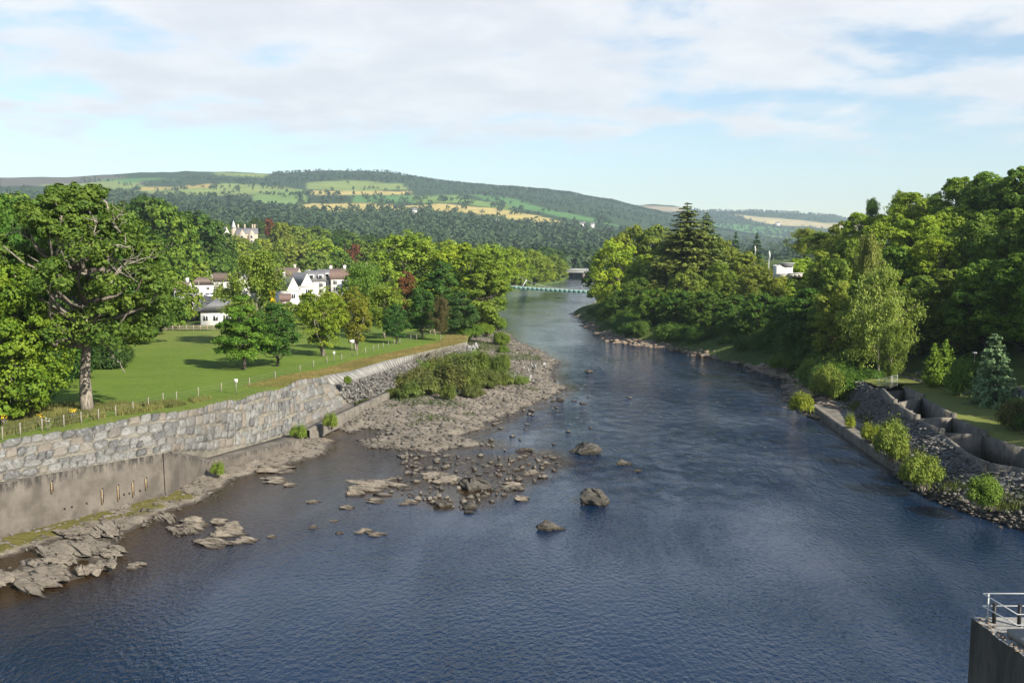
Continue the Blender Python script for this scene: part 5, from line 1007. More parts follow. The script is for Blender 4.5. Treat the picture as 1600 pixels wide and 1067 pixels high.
# loose cobbles: too many to count
def cobbles(name, label, n, sampler, size, mat, seed):
    rg = np.random.RandomState(seed); V, Fc = ICO[1]; X, Y, Z = sampler(rg, n); n = len(X); m = MB()
    s_ = size * rg.uniform(.4, 1.5, n) ** 1.5; a = rg.uniform(0, 6.28, n); fl = rg.uniform(.25, .55, n); el = rg.uniform(.6, 1.9, n)
    W_ = V[None] * (1 + rg.uniform(-.42, .30, (n, len(V), 1))); x = W_[..., 0] * (s_ * el)[:, None]; y = W_[..., 1] * s_[:, None]
    P = np.stack([x * np.cos(a)[:, None] - y * np.sin(a)[:, None] + X[:, None], x * np.sin(a)[:, None] + y * np.cos(a)[:, None] + Y[:, None], W_[..., 2] * (s_ * fl)[:, None] + Z[:, None] + (s_ * .1)[:, None]], -1)
    m.add(P.reshape(-1, 3), (Fc[None] + np.arange(n)[:, None, None] * len(V)).reshape(-1, 3), a=np.repeat(rg.uniform(0.1, .5, n), len(V)))
    o = m.build(name, MT[mat]); tag(o, label, 'stones', kind='stuff'); return o
def s_island(rg, n):
    X = rg.uniform(-26, 12, n * 5); Y = rg.uniform(100, 300, n * 5); sd = polysd(X, Y, ISL); k = (sd > -1.2) & (rg.rand(n * 5) < np.interp(sd, [-1.2, 0, 8, 20], [.5, 1, .9, .35])); X, Y = X[k][:n], Y[k][:n]
    return X, Y, bed(X[None], Y[None])[0]
cobbles('bank_cobbles', 'loose stones and cobbles strewn over the gravel bank', 15000, s_island, .23, 'gravel', 1)
def s_reef(rg, n):
    X = rg.uniform(-22, 6, n * 6); Y = rg.uniform(80, 120, n * 6); sd = polysd(X, Y, REEF); k = sd > -.6; X, Y = X[k][:n], Y[k][:n]; z = bed(X[None], Y[None])[0]; return X, Y, np.maximum(z, -.12)
cobbles('reef_cobbles', 'small flat stones of the reef in the shallows', 320, s_reef, .34, 'gravel', 2)
def s_right(rg, n):
    i = rg.randint(0, 60, n); k = rg.uniform(-.12, 1, n); P = WLn[i] * (1 - k[:, None]) + FB[i] * k[:, None]; P += rg.normal(size=P.shape) * [.4, .4, 0]; return P[:, 0], P[:, 1], P[:, 2]
cobbles('beach_cobbles', 'grey stones on the gravel at the right water edge', 2600, s_right, .17, 'gravel', 3)
def s_slope(rg, n):
    i = rg.randint(0, 110, n); k = rg.uniform(0, 1, n) ; P = FT[i] * (1 - k[:, None]) + TPL[i] * k[:, None]; P += rg.normal(size=P.shape) * [.25, .25, .05]; return P[:, 0], P[:, 1], P[:, 2]
cobbles('slope_stones', 'rough stones pitched into the slope below the fish ladder', 6500, s_slope, .13, 'grey_stone', 4)
def s_wallfoot(rg, n):
    X = rg.uniform(-46, -18, n * 6); Y = rg.uniform(58, 130, n * 6); sd = linedist(X, Y, FOOT); z = bed(X[None], Y[None])[0]; k = (sd < 7) & (z > -.2) & (rg.rand(n * 6) < .8); return X[k][:n], Y[k][:n], z[k][:n]
cobbles('foot_stones', 'small stones along the foot of the left wall', 1100, s_wallfoot, .18, 'gravel', 5)
def s_shore(rg, n):
    y = rg.uniform(135, 330, n); s_ = rg.uniform(-2.2, 3.5, n); x = xright(y) + s_ + noise3(y, y * 0, 0, 9, 3) * 2.2; return x, y, np.interp(s_, [-2.2, -.5, 1.5, 4], [-.2, .1, .8, 1.3])
cobbles('shore_stones', 'tan rocks and stones along the wooded right shore', 1500, s_shore, .42, 'right_rock', 6)
def s_rub(rg, n):
    i = rg.randint(0, 61, n); k = rg.uniform(.05, 1, n); P = EM[i] * (1 - k[:, None]) + EF[i] * k[:, None]; P += rg.normal(size=P.shape) * [.3, .3, .05]; return P[:, 0], P[:, 1], P[:, 2]
cobbles('rubble_stones', 'broken stones of the grey rubble slope', 4200, s_rub, .14, 'grey_stone', 7)

# ------------------------------------------------------------------ rough grass by the fence
def blades(name, label, region, n, hgt, seed, col, mat='leaves'):
    rg = np.random.RandomState(seed); X, Y, Z = region(rg, n); n = len(X); m = MB(); a = rg.uniform(0, 6.28, n); w_ = hgt * .09 * rg.uniform(.6, 1.4, n); h_ = hgt * rg.uniform(.45, 1.25, n); ln = rg.normal(size=(n, 2)) * hgt * .25
    b = np.stack([X, Y, Z - .03], 1); dx = np.stack([np.cos(a) * w_, np.sin(a) * w_, 0 * a], 1); tip = b + np.stack([ln[:, 0], ln[:, 1], h_], 1)
    m.add(np.stack([b - dx, b + dx, tip], 1).reshape(-1, 3), np.arange(3 * n).reshape(n, 3), a=np.repeat(np.clip(.5 + noise3(X, Y, 0, 2.5, 3) * .5 + rg.uniform(-.2, .2, n), 0, 1), 3))
    o = m.build(name, MT[mat]); o.color = (*col, 1); tag(o, label, 'grass', kind='stuff')
def s_rough(rg, n):
    px = rg.uniform(-60, 330, n * 3); py = np.interp(px, [-60, 32, 100, 208, 276, 330], [697, 680, 666, 643, 629, 617]) - rg.uniform(-2, 1, n * 3) ** 2 * 0 - rg.uniform(-2.5, 1, n * 3) * np.interp(px, [-60, 60, 140, 220, 330], [26, 34, 30, 9, 4])
    k = (py > 575) & (rg.rand(n * 3) < .9 * np.interp(px, [150, 215, 330], [1, .5, .03])) & (noise3(px / 10, py / 6, 0, 1.5, 2) > -.35); px, py = px[k], py[k]; z = 6.8; u = 533.5 - py; t_ = (z - H) / (-F_PX * SP + u * CP); X, Y = (px - 800) * t_, (F_PX * CP + u * SP) * t_
    k = X < np.interp(Y, TY, TX) - 2.6; X, Y = X[k][:n], Y[k][:n]; return X, Y, shelf_l(X, Y)
blades('rough_grass', 'long unmown grass and weeds along the fence below the oak', s_rough, 52000, .50, 3, (0.17, 0.175, 0.055))
def s_mown(rg, n):
    i = rg.uniform(0, len(edge) - 1, n); t_ = rg.uniform(0, 3.2, n); X = np.interp(i, np.arange(len(edge)), edge[:, 0]) - t_; Y = np.interp(i, np.arange(len(edge)), edge[:, 1]); return X, Y, shelf_l(X, Y)
blades('verge_grass', 'short grass verge along the top of the river wall', s_mown, 26000, .16, 5, (0.12, 0.17, 0.035))
def s_dry(rg, n):
    i = rg.uniform(60, len(edge) - 20, n); t_ = rg.uniform(.2, 5, n); X = np.interp(i, np.arange(len(edge)), edge[:, 0]) - t_; Y = np.interp(i, np.arange(len(edge)), edge[:, 1]); return X, Y, shelf_l(X, Y)
blades('dry_grass', 'dry tan grass on the bank above the slab slope', s_dry, 22000, .30, 6, (0.24, 0.19, 0.07))
def s_isl(rg, n):
    X = rg.uniform(-24, 8, n * 6); Y = rg.uniform(125, 290, n * 6); sd = polysd(X, Y, ISL); k = (sd > 3) & (noise3(X, Y, 5, 5, 3) + .04 * (sd - 8) > .12); X, Y = X[k][:n], Y[k][:n]; return X, Y, bed(X[None], Y[None])[0]
blades('bank_grass', 'sparse green weeds among the stones of the gravel bank', s_isl, 22000, .5, 7, (0.075, 0.105, 0.03))
def s_ledge(rg, n):
    i = rg.randint(10, 110, n * 2); k = np.abs(rg.normal(size=n * 2)) * .22; P = FT[i] * (1 - k[:, None]) + TPL[i] * k[:, None]; P += rg.normal(size=P.shape) * [.5, .5, .02]; kk = noise3(P[:, 0], P[:, 1], 3, 4, 3) > .05; P = P[kk][:n]; return P[:, 0], P[:, 1], P[:, 2]
blades('ledge_weeds', 'weeds and grass growing at the foot of the stone slope', s_ledge, 9000, .45, 8, (0.085, 0.11, 0.03))
def s_kerb(rg, n):
    i = rg.randint(0, 61, n * 2); k = 1 + np.abs(rg.normal(size=n * 2)) * .25; P = EM[i] * (1 - k[:, None]) + EF[i] * k[:, None]; P += rg.normal(size=P.shape) * [.5, .5, 0]; kk = noise3(P[:, 0], P[:, 1], 3, 3, 3) > .0; P = P[kk][:n]; return P[:, 0], P[:, 1], np.maximum(P[:, 2] * 0 + 1.4, bed(P[None, :, 0], P[None, :, 1])[0])
blades('kerb_weeds', 'weeds along the kerb between the rubble slope and the gravel', s_kerb, 7000, .5, 9, (0.10, 0.115, 0.035))
for i, (px, py) in enumerate([(5, 662), (63, 660), (114, 652), (117, 650), (9, 661), (75, 667)]):
    p = on_land(px, py + 6, 7); r = thing('ragwort', ['yellow-flowered weed at the far left edge by the fence', 'orange-yellow flowered weed behind the second fence post', 'yellow-flowered weed just left of the oak trunk', 'taller yellow-flowered weed beside the oak trunk', 'second yellow weed at the far left edge', 'white-flowered weed between the second and third fence posts'][i], 'plant', p)
    m = MB()
    for k in range(5): m.tube(np.array([[0, 0, 0], [rgo.normal() * .15, rgo.normal() * .15, .5], [rgo.normal() * .22, rgo.normal() * .22, .9]]), [.02, .015, .01], 4)
    m.build('stem', MT['bark'], r); m = MB()
    for k in range(8): q = np.array([rgo.normal() * .12, rgo.normal() * .13, rgo.uniform(.8, 1.1)]); m.add(ICO[1][0] * [.06, .06, .035] + q, ICO[1][1])
    m.build('flower_head', MT['flower_yellow' if i < 5 else 'white_paint'], r)

# ------------------------------------------------------------------ fence, signs, gate
FP = [(-25, 694), (4, 687), (32, 681), (66, 673), (100, 667), (127, 661), (154, 656), (181, 650), (208, 644), (232, 637), (255, 630), (276, 628), (310, 620), (346, 612), (390, 603), (430, 592), (469, 581), (490, 574), (511, 568), (534, 564), (558, 557), (571, 553), (584, 549), (591, 546), (599, 544), (607, 542), (616, 540), (625, 538), (642, 532), (651, 531), (660, 530), (680, 526)]
fp = [on_land(x, y, 6) for x, y in FP]
fence = thing('wire_fence', 'post and wire fence running along the top of the river wall', 'fence', fp[2])
o0 = np.array(fence.location)
for i, p in enumerate(fp):
    h_ = 1.05 + .06 * math.sin(i * 7); MB().box(p - o0 + [0, 0, h_ / 2 - .15], (.09, .09, h_ + .3), i * .7, .9).build('post', MT['post_wood'], fence)
for hz in (.3, .6, .92):
    m = MB(); m.tube(np.array([p - o0 + [0, 0, hz] for p in fp]), .008, 4); m.build('wire', MT['wire'], fence)
for px, yb, yt, wpx, hpx, lb in [(369, 616, 592, 5.5, 6, 'small white sign on a post, leftmost along the fence'), (522, 566, 549, 3.5, 5, 'small white sign on a post left of the larger sign'), (550, 556, 531, 7.5, 5, 'wider white sign board by the many-stemmed tree'), (604, 500, 490, 3, 3, 'tiny white sign under the small dark round tree')]:
    p = on_land(px, yb, 5.5); t = at(px, yt, p[1]); hh_ = t[2] - p[2]; s_ = thing('notice_sign', lb, 'sign', p)
    MB().box((0, .05, hh_ / 2), (.09, .09, hh_), 0).build('post', MT['post_wood'], s_); MB().box((0, 0, hh_ - hpx * p[1] / 3200), (wpx * p[1] / 1600, .04, hpx * p[1] / 1600), .1).build('board', MT['white_paint'], s_)
def rail_fence(name, label, cat, a, b, posts, h_, rails):
    f = thing(name, label, cat, a); d = b - a
    for k in np.linspace(0, 1, posts): MB().box(d * k + [0, 0, h_ / 2], (.14, .14, h_ + .1), .2).build('post', MT['timber'], f)
    for r in rails: MB().tube(np.array([[0, 0, r], d * .5 + [0, 0, r], d + [0, 0, r]]), .06, 4).build('rail', MT['timber'], f)
    return f
rail_fence('field_gate', 'pale wooden five-bar gate at the far end of the grass bank', 'gate', on_land(700, 521, 5), on_land(722, 521, 5), 4, 1.3, (.25, .5, .75, 1.0, 1.25))
rail_fence('gate_fence', 'weathered wooden fence left of the five-bar gate', 'fence', on_land(672, 522, 5), on_land(698, 521, 5), 5, 1.2, (.3, .7, 1.1))
rail_fence('lawn_fence', 'long wooden rail fence along the back of the lawn', 'fence', on_land(205, 517, 6), on_land(345, 516, 6), 14, 1.15, (.35, .7, 1.05))

# ------------------------------------------------------------------ village houses
def house(label, px, py, d, wpx, deep, wall_h, roof_h, rz=0.0, wall='white_render', roof='brown_tiles', wins=3, gable_front=False, chim=1, dormer=0, hip=False, z=None, name='house', group=None, glass=True):
    p = at(px, py, d); z = p[2] if z is None else z; L = wpx * d / F_PX; t = thing(name, label, 'house', (p[0], d, z), rz, group)
    MB().box((0, 0, wall_h / 2 - 2), (L, deep, wall_h + 4)).build('wall', MT[wall], t)
    ov = .35; x, y = L / 2 + ov, deep / 2 + ov; z0 = wall_h - .1
    m = MB()
    if hip: V = [(-x, -y, z0), (x, -y, z0), (x, y, z0), (-x, y, z0), (-x * .35, 0, z0 + roof_h), (x * .35, 0, z0 + roof_h)]; Fc = [[0, 1, 5, 4], [2, 3, 4, 5]]; Ft = [[1, 2, 5], [3, 0, 4]]
    elif gable_front: V = [(-x, -y, z0), (x, -y, z0), (x, y, z0), (-x, y, z0), (0, -y, z0 + roof_h), (0, y, z0 + roof_h)]; Fc = [[0, 4, 5, 3], [1, 2, 5, 4]]; Ft = [[0, 1, 4], [2, 3, 5]]
    else: V = [(-x, -y, z0), (x, -y, z0), (x, y, z0), (-x, y, z0), (-x, 0, z0 + roof_h), (x, 0, z0 + roof_h)]; Fc = [[0, 1, 5, 4], [2, 3, 4, 5]]; Ft = [[1, 2, 5], [3, 0, 4]]
    m.add(V, Fc, [[3, 2, 1, 0]]); 
    if hip: m.add(V, Ft)
    rf = m.build('roof', MT[roof], t)
    if not hip:                                   # gable ends in the wall's own render, set just inside the verge
        s_ = 1 - ov / x * .5
        if gable_front: g_ = [[(-x * .96, yy_, z0), (x * .96, yy_, z0), (0, yy_, z0 + roof_h * .96)] for yy_ in (-y + .2, y - .2)]
        else: g_ = [[(xx_, -y * .96, z0), (xx_, y * .96, z0), (xx_, 0, z0 + roof_h * .96)] for xx_ in (-x + .2, x - .2)]
        for q in g_: MB().add(q, [[0, 1, 2]]).build('gable', MT[wall], t)
    for k in range(wins):
        wx_ = (k + .5) / wins * L - L / 2; wh = min(1.3, wall_h * .42); zc_ = wall_h * .5 if wall_h < 4 else wall_h * .3
        for zc2 in ([zc_] if wall_h < 4 else [zc_, wall_h * .74]):
            f = MB().box((wx_, -deep / 2 - .02, zc2), (1.15, .10, wh)).build('window', MT['window_frame'], t)
            for sx in (-.27, .27): MB().box((wx_ + sx, -deep / 2 - .06, zc2), (.44, .06, wh - .2)).build('pane', MT['window_glass'], f)
    for k in range(chim):
        cx_ = (-.38 + .76 * k / max(1, chim - 1)) * L if chim > 1 else .3 * L
        yy_ = 0 if not gable_front else deep * .3; cx_ = cx_ if not gable_front else 0
        MB().box((cx_, yy_, z0 + roof_h + .3), (.9, .6, 1.5)).build('chimney', MT[wall], rf); MB().box((cx_, yy_, z0 + roof_h + 1.2), (.3, .3, .5), 0, .8).build('chimney_pot', MT['red_roof'], rf)
    for k in range(dormer):
        dx = (k + .5) / dormer * L - L / 2; f = MB().box((dx, -deep * .33, z0 + roof_h * .42), (1.5, deep * .3, 1.3)).build('dormer', MT[wall], t); MB().box((dx, -deep * .33 - deep * .15 - .03, z0 + roof_h * .42), (1.0, .06, .9)).build('pane', MT['window_glass'], f)
    return t
house('white bungalow with grey hipped roof at the back of the lawn', 350, 505, 240, 60, 9, 3.0, 2.9, .12, 'white_render', 'slate', 4, hip=True, chim=0)
house('white house with wide brown roof among the village trees', 357, 451, 400, 48, 9, 3.2, 3.0, -.25, 'white_render', 'brown_tiles', 3, chim=0)
house('small gabled white wing joined to the brown-roofed house', 373, 455, 385, 16, 10, 3.0, 3.0, .5, 'white_render', 'brown_tiles', 1, True, 0)
house('low house with tan hipped roof left of the lamp posts', 316, 456, 372, 34, 9, 2.8, 2.6, .3, 'white_render', 'brown_tiles', 2, hip=True, chim=0)
house('round-looking grey hipped roof pavilion highest in the village', 333, 424, 470, 34, 10, 3.0, 3.2, .2, 'cream_render', 'pale_lead', 3, hip=True, chim=0)
house('long brown-tiled house behind the terraced row', 441, 447, 370, 54, 9, 3.4, 3.4, -.1, 'cream_render', 'brown_tiles', 3, chim=2)
house('steep white gable at the left end of the terraced row', 449, 470, 285, 19, 10, 3.0, 3.9, .55, 'white_render', 'slate', 1, True, 1, name='terraced_house')
house('second white gable of the terraced row', 471, 463, 300, 19, 10, 3.2, 3.9, .55, 'white_render', 'slate', 1, True, 0, name='terraced_house')
house('middle of the terraced row with pale dormer windows', 492, 460, 312, 28, 9, 4.2, 3.2, .3, 'white_render', 'slate', 2, False, 0, 2, name='terraced_house')
house('grey-roofed house right of the dormered terrace middle', 510, 457, 322, 24, 9, 4.2, 3.2, .2, 'white_render', 'slate', 2, False, 1, 1, name='terraced_house')
house('reddish-roofed white house at the right end of the terrace', 531, 457, 316, 26, 9, 4.4, 3.0, .15, 'white_render', 'red_roof', 2, False, 1, name='terraced_house')
house('small brick-red outbuilding below the first white gable', 446, 482, 268, 14, 5, 2.4, 1.6, .2, 'red_roof', 'red_roof', 1, False, 0, name='outbuilding')
house('pale garage wall behind the parked white car', 292, 480, 262, 22, 6, 2.6, .8, .1, 'cream_render', 'pale_lead', 1, False, 0, name='garage')
for px, py, d, w_, lb in [(762, 350, 2350, 9, 'white farmhouse on the far hillside, left of a pair'), (780, 348, 2380, 12, 'larger white farmhouse on the far hillside, right of a pair'), (910, 354, 2500, 9, 'small white house on the far slope near the tan field'), (926, 355, 2520, 7, 'smallest white house at the far slope end'), (648, 333, 2250, 7, 'tiny white cottage in the woods below the tan fields'), (1215, 352, 5000, 6, 'tiny pale house below the far right field'), (1210, 378, 4600, 6, 'tiny pale house in the far right woods')]:
    house(lb, px, py, d, w_, w_ * d / 1600 * .6, 6 if d < 4000 else 9, 5 if d < 4000 else 7, .2, 'white_render', 'slate', 2, chim=1, name='farmhouse')
for px, py, d, w_, lb, rf_ in [(404, 452, 360, 16, 'small white cottage half hidden behind the tall olive birch', 'slate'), (415, 446, 372, 14, 'tiny brown-roofed cottage behind the golden shrub', 'brown_tiles'), (300, 447, 410, 14, 'small white cottage behind the lamp posts', 'brown_tiles'), (288, 466, 300, 18, 'low pale house peeping out right of the great oak', 'brown_tiles'), (521, 446, 372, 18, 'brown-roofed house behind the right end of the terrace', 'brown_tiles'), (478, 448, 365, 18, 'slate-roofed house behind the terrace middle', 'slate'), (384, 447, 388, 14, 'white gabled cottage left of the tall olive birch', 'slate')]:
    house(lb, px, py, d, w_, 7, 2.6, 2.4, .2 + .3 * math.sin(px), 'white_render', rf_, 2, chim=1, name='cottage')
# mansion with turret
mp = at(386, 381, 720); mn = thing('mansion', 'sandstone baronial mansion with turret and tall chimneys above the village', 'mansion', mp, .25); mn.scale = (.88, .88, .88)
MB().box((0, 0, 2.5), (17, 10, 11)).build('wall', MT['sandstone'], mn)
m = MB(); m.add([(-8.8, -5.4, 7.9), (8.8, -5.4, 7.9), (8.8, 5.4, 7.9), (-8.8, 5.4, 7.9), (-8.8, 0, 12.4), (8.8, 0, 12.4)], [[0, 1, 5, 4], [2, 3, 4, 5]], [[1, 2, 5], [3, 0, 4]]); rf = m.build('roof', MT['slate'], mn)
for cx_ in (-6.5, -1.5, 4.5, 6.2): MB().box((cx_, .3, 13.2), (1.2, 1.0, 4.4)).build('chimney', MT['sandstone'], rf)
for gx_ in (-3.5, 3.8):
    MB().add([(gx_ - 2.6, -6.4, -2), (gx_ + 2.6, -6.4, -2), (gx_ + 2.6, -6.4, 7), (gx_, -6.4, 11), (gx_ - 2.6, -6.4, 7), (gx_ - 2.6, -4.9, -2), (gx_ + 2.6, -4.9, -2), (gx_ + 2.6, -1, 7), (gx_, -1, 11), (gx_ - 2.6, -1, 7)], [[0, 1, 2, 4], [5, 0, 4, 9], [1, 6, 7, 2]], [[4, 2, 3]], [[2, 7, 8, 3], [4, 3, 8, 9]]).build('gable', MT['sandstone'], mn)
    for zc_ in (2.0, 5.6): f = MB().box((gx_, -6.45, zc_), (1.8, .2, 2.0)).build('window', MT['window_frame'], mn); MB().box((gx_, -6.58, zc_), (1.3, .08, 1.6)).build('pane', MT['window_glass'], f)
tw = MB(); tw.tube(np.array([[-10, -1, -3], [-10, -1, 6], [-10, -1, 12.2]]), 2.0, 14); tw.build('turret', MT['sandstone'], mn)
tw = MB(); tw.tube(np.array([[-10, -1, 12.1], [-10, -1, 15], [-10, -1, 18.5]]), [2.3, 1.2, .05], 14); tw.build('turret_roof', MT['pale_lead'], mn)
house('pale gable-ended lodge left of the mansion', 351, 375, 700, 8, 7, 4, 5, .7, 'white_render', 'slate', 1, True, 0, name='lodge')
# lamp posts
for px, yb, yt, d, lb in [(307, 430, 424.5, 420, 'short lamp post left of the village lamp trio'), (325, 442, 424.5, 395, 'village lamp post beside the brown-roofed house, middle of three'), (332, 447, 430, 385, 'village lamp post beside the brown-roofed house, right of three')]:
    p = at(px, yb, d); t = at(px, yt, d); h_ = t[2] - p[2]; l_ = thing('lamp_post', lb, 'lamp post', (p[0], d, p[2] - 2)); MB().tube(np.array([[0, 0, 0], [0, 0, h_ * .6], [0, 0, h_ + 2]]), [.12, .1, .07], 6).build('post', MT['galvanised'], l_); MB().box((-.5, 0, h_ + 2), (1.1, .25, .18)).build('lamp_head', MT['galvanised'], l_)
for px, yb, yt, yc, d, lb in [(311.5, 482, 438, 454.5, 255, 'tall wooden pole with a crossarm beside the parked cars'), (337, 470, 449, 449, 290, 'shorter white pole with a crossbar above the car park')]:
    p = at(px, yb, d); t = at(px, yt, d); c_ = at(px, yc, d); l_ = thing('utility_pole', lb, 'pole', (p[0], d, p[2] - .5)); MB().tube(np.array([[0, 0, 0], [0, 0, 3], [0, 0, t[2] - p[2] + .5]]), [.17, .14, .09], 7).build('pole', MT['post_wood'], l_); MB().box((0, -.1, c_[2] - p[2] + .5), (1.3, .12, .16)).build('crossarm', MT['post_wood'], l_)
# parked cars
def car(label, px, py, d, rz, paint):
    p = at(px, py, d); c_ = thing('parked_car', label, 'car', (p[0], d, p[2]), rz)
    prof = [(-2.1, .35), (2.1, .35), (2.15, .75), (1.9, .95), (1.0, 1.0), (.35, 1.45), (-1.1, 1.48), (-1.75, 1.0), (-2.1, .95)]; n = len(prof)
    V = [(x, y * (1 if z < 1.1 else .82), z) for y in (-.85, .85) for x, z in prof]; i = np.arange(n)
    MB().add(V, np.stack([i, (i + 1) % n, (i + 1) % n + n, i + n], 1), [list(range(n))[::-1], list(range(n, 2 * n))]).build('body', MT[paint], c_)
    for s_ in (-1, 1): MB().add([(.85, s_ * .845, 1.02), (.32, s_ * .76, 1.38), (-1.05, s_ * .76, 1.40), (-1.5, s_ * .845, 1.02)], [[0, 1, 2, 3]]).build('side_window', MT['window_glass'], c_)
    MB().add([(1.03, -.72, 1.0), (1.03, .72, 1.0), (.42, .66, 1.42), (.42, -.66, 1.42)], [[0, 1, 2, 3]]).build('windscreen', MT['window_glass'], c_); MB().add([(-1.74, -.7, 1.04), (-1.74, .7, 1.04), (-1.17, .64, 1.46), (-1.17, -.64, 1.46)], [[0, 3, 2, 1]]).build('rear_window', MT['window_glass'], c_)
    for x in (-1.3, 1.35):
        for y in (-.8, .8):
            wv = MB().tube(np.array([[x, y - .1, .32], [x, y, .32], [x, y + .1, .32]]), .32, 12).build('wheel', MT['tyre'], c_); MB().tube(np.array([[x, y - .12, .32], [x, y, .32], [x, y + .12, .32]]), .18, 8).build('rim', MT['hub'], wv)
    for y in (-.6, .6): MB().box((2.12, y, .72), (.08, .3, .14)).build('headlight', MT['white_paint'], c_); MB().box((-2.1, y, .8), (.06, .25, .14)).build('tail_lamp', MT['lamp_red'], c_)
car('white car parked facing the lawn beside the tall pole', 299, 484, 258, -1.45, 'car_white'); car('blue car parked behind the tall wooden pole', 308, 477, 272, -1.2, 'car_blue'); car('white car parked in the car park below the crossbar pole', 329, 465.5, 310, -.6, 'car_white'); car('dark car parked behind the crossbar pole', 340, 463, 320, .2, 'car_dark'); car('silver car parked right of the crossbar pole', 350, 465, 312, -.5, 'car_silver')
cpk = np.array([at(282, 486, 250), at(322, 486, 250), at(372, 464, 330), at(300, 462, 335)]); cpk[:, 2] -= .05
tag(MB().add(cpk, [[0, 1, 2, 3]]).build('car_park', MT['asphalt']), kind='structure')
# mast on the skyline
ms = at(297.5, 269, 4170); mt_ = thing('radio_mast', 'thin radio mast on the far left skyline', 'mast', ms - [0, 0, 8])
MB().tube(np.array([[0, 0, 0], [0, 0, 14], [0, 0, 30]]), [1.1, .8, .5], 5).build('lattice', MT['galvanised'], mt_); MB().tube(np.array([[0, 0, 24], [0, 0, 26], [0, 0, 28]]), 1.3, 6).build('antenna', MT['galvanised'], mt_)

# ------------------------------------------------------------------ bridges
br = thing('suspension_footbridge', 'green suspension footbridge across the river in the middle distance', 'bridge', (0, 500, 0))
A, B = at(788, 449.5, 502) - [0, 500, 0], at(962, 459.5, 478) - [0, 500, 0]
def along(k, dz=0, dy=0, sag=0.5): q = A + (B - A) * k + np.array([0, dy, dz]); q[2] -= sag * 4 * k * (1 - k) * .5; return q
ks = np.linspace(0, 1, 25)
m = MB()
for a_, b_ in zip(ks[:-1], ks[1:]):
    P = [along(a_, -.25, -.9), along(b_, -.25, -.9), along(b_, -.25, .9), along(a_, -.25, .9), along(a_, 0, -.9), along(b_, 0, -.9), along(b_, 0, .9), along(a_, 0, .9)]; m.hexa(np.array(P))
m.build('deck', MT['green_paint'], br)
for dy in (-.95, .95):
    for a_, b_ in zip(ks[:-1], ks[1:]):
        e_ = (b_ - a_) * .0006; P = [along(a_ + e_, .02, dy - .02), along(b_ - e_, .02, dy - .02), along(b_ - e_, .02, dy + .02), along(a_ + e_, .02, dy + .02), along(a_ + e_, 1.1, dy - .02), along(b_ - e_, 1.1, dy - .02), along(b_ - e_, 1.1, dy + .02), along(a_ + e_, 1.1, dy + .02)]
        MB().hexa(np.array(P)).build('parapet_panel', MT['green_paint'], br)
    MB().tube(np.array([along(k, 1.18, dy) for k in ks]), .05, 5).build('handrail', MT['white_paint'], br)
    cab = []
    for k in ks: q = along(k, 0, dy); q[2] += 1.5 + 5.0 * (2 * (k - .12 - .38) / .76) ** 2 if .12 <= k <= .88 else 0; cab.append(q)
    cab = [c_ for k, c_ in zip(ks, cab) if .12 <= k <= .88]
    MB().tube(np.array(cab), .05, 5).build('main_cable', MT['galvanised'], br)
    for k, c_ in zip(ks[(ks >= .12) & (ks <= .88)], cab): MB().tube(np.array([along(k, .1, dy), (along(k, .1, dy) + c_) / 2, c_]), .02, 4).build('hanger', MT['galvanised'], br)
for px0, py0, px1, py1, dd_ in [(814, 448, 823, 437, 500)]:
    for dy in (-1.1, 1.1): a_, b_ = at(px0, py0 + 3, dd_), at(px1, py1, dd_); MB().tube(np.array([a_, (a_ + b_) / 2, b_]) - [0, 500 - dy, 0], [.28, .24, .2], 6).build('mast', MT['white_paint'], br)
p2_ = at(945, 459, 480) - [0, 500, 0]
for dy in (-1.1, 1.1): MB().tube(np.array([p2_ + [0, dy, -5], p2_ + [0, dy, 0], p2_ + [1.5, dy, 5]]), .25, 6).build('mast', MT['white_paint'], br)
rb = thing('road_bridge', 'pale road bridge on a dark stone pier far downstream', 'bridge', (62, 880, 0))
a_, b_ = at(850, 424, 884) - [62, 880, 0], at(980, 424.5, 876) - [62, 880, 0]; d_ = b_ - a_; L_ = np.linalg.norm(d_); an = math.atan2(d_[1], d_[0]); mid_ = (a_ + b_) / 2
MB().box(mid_ - [0, 0, .4], (L_, 7, 1.7), an).build('girder', MT['bridge_concrete'], rb); MB().box(mid_ + [0, 0, .6], (L_, 8, .35), an).build('deck', MT['bridge_concrete'], rb)
for s_ in (-3.9, 3.9):
    MB().box(mid_ + [0, s_, 2.35], (L_, .14, .18), an).build('parapet_rail', MT['pale_lead'], rb); MB().box(mid_ + [0, s_, 1.7], (L_, .10, .12), an).build('parapet_rail', MT['pale_lead'], rb); MB().box(mid_ + [0, s_, 1.35], (L_, .06, 1.1), an).build('parapet_mesh', MT['pale_lead'], rb)
    for k in np.linspace(-.49, .49, 24): MB().box(mid_ + d_ * k + [0, s_, 1.6], (.16, .18, 1.6), an).build('parapet_post', MT['pale_lead'], rb)
pq = at(912, 430, 880) - [62, 880, 0]; MB().box((pq[0], 0, 1.2), (2.4, 6.5, 7.2), an, .85).build('pier', MT['pier_stone'], rb)

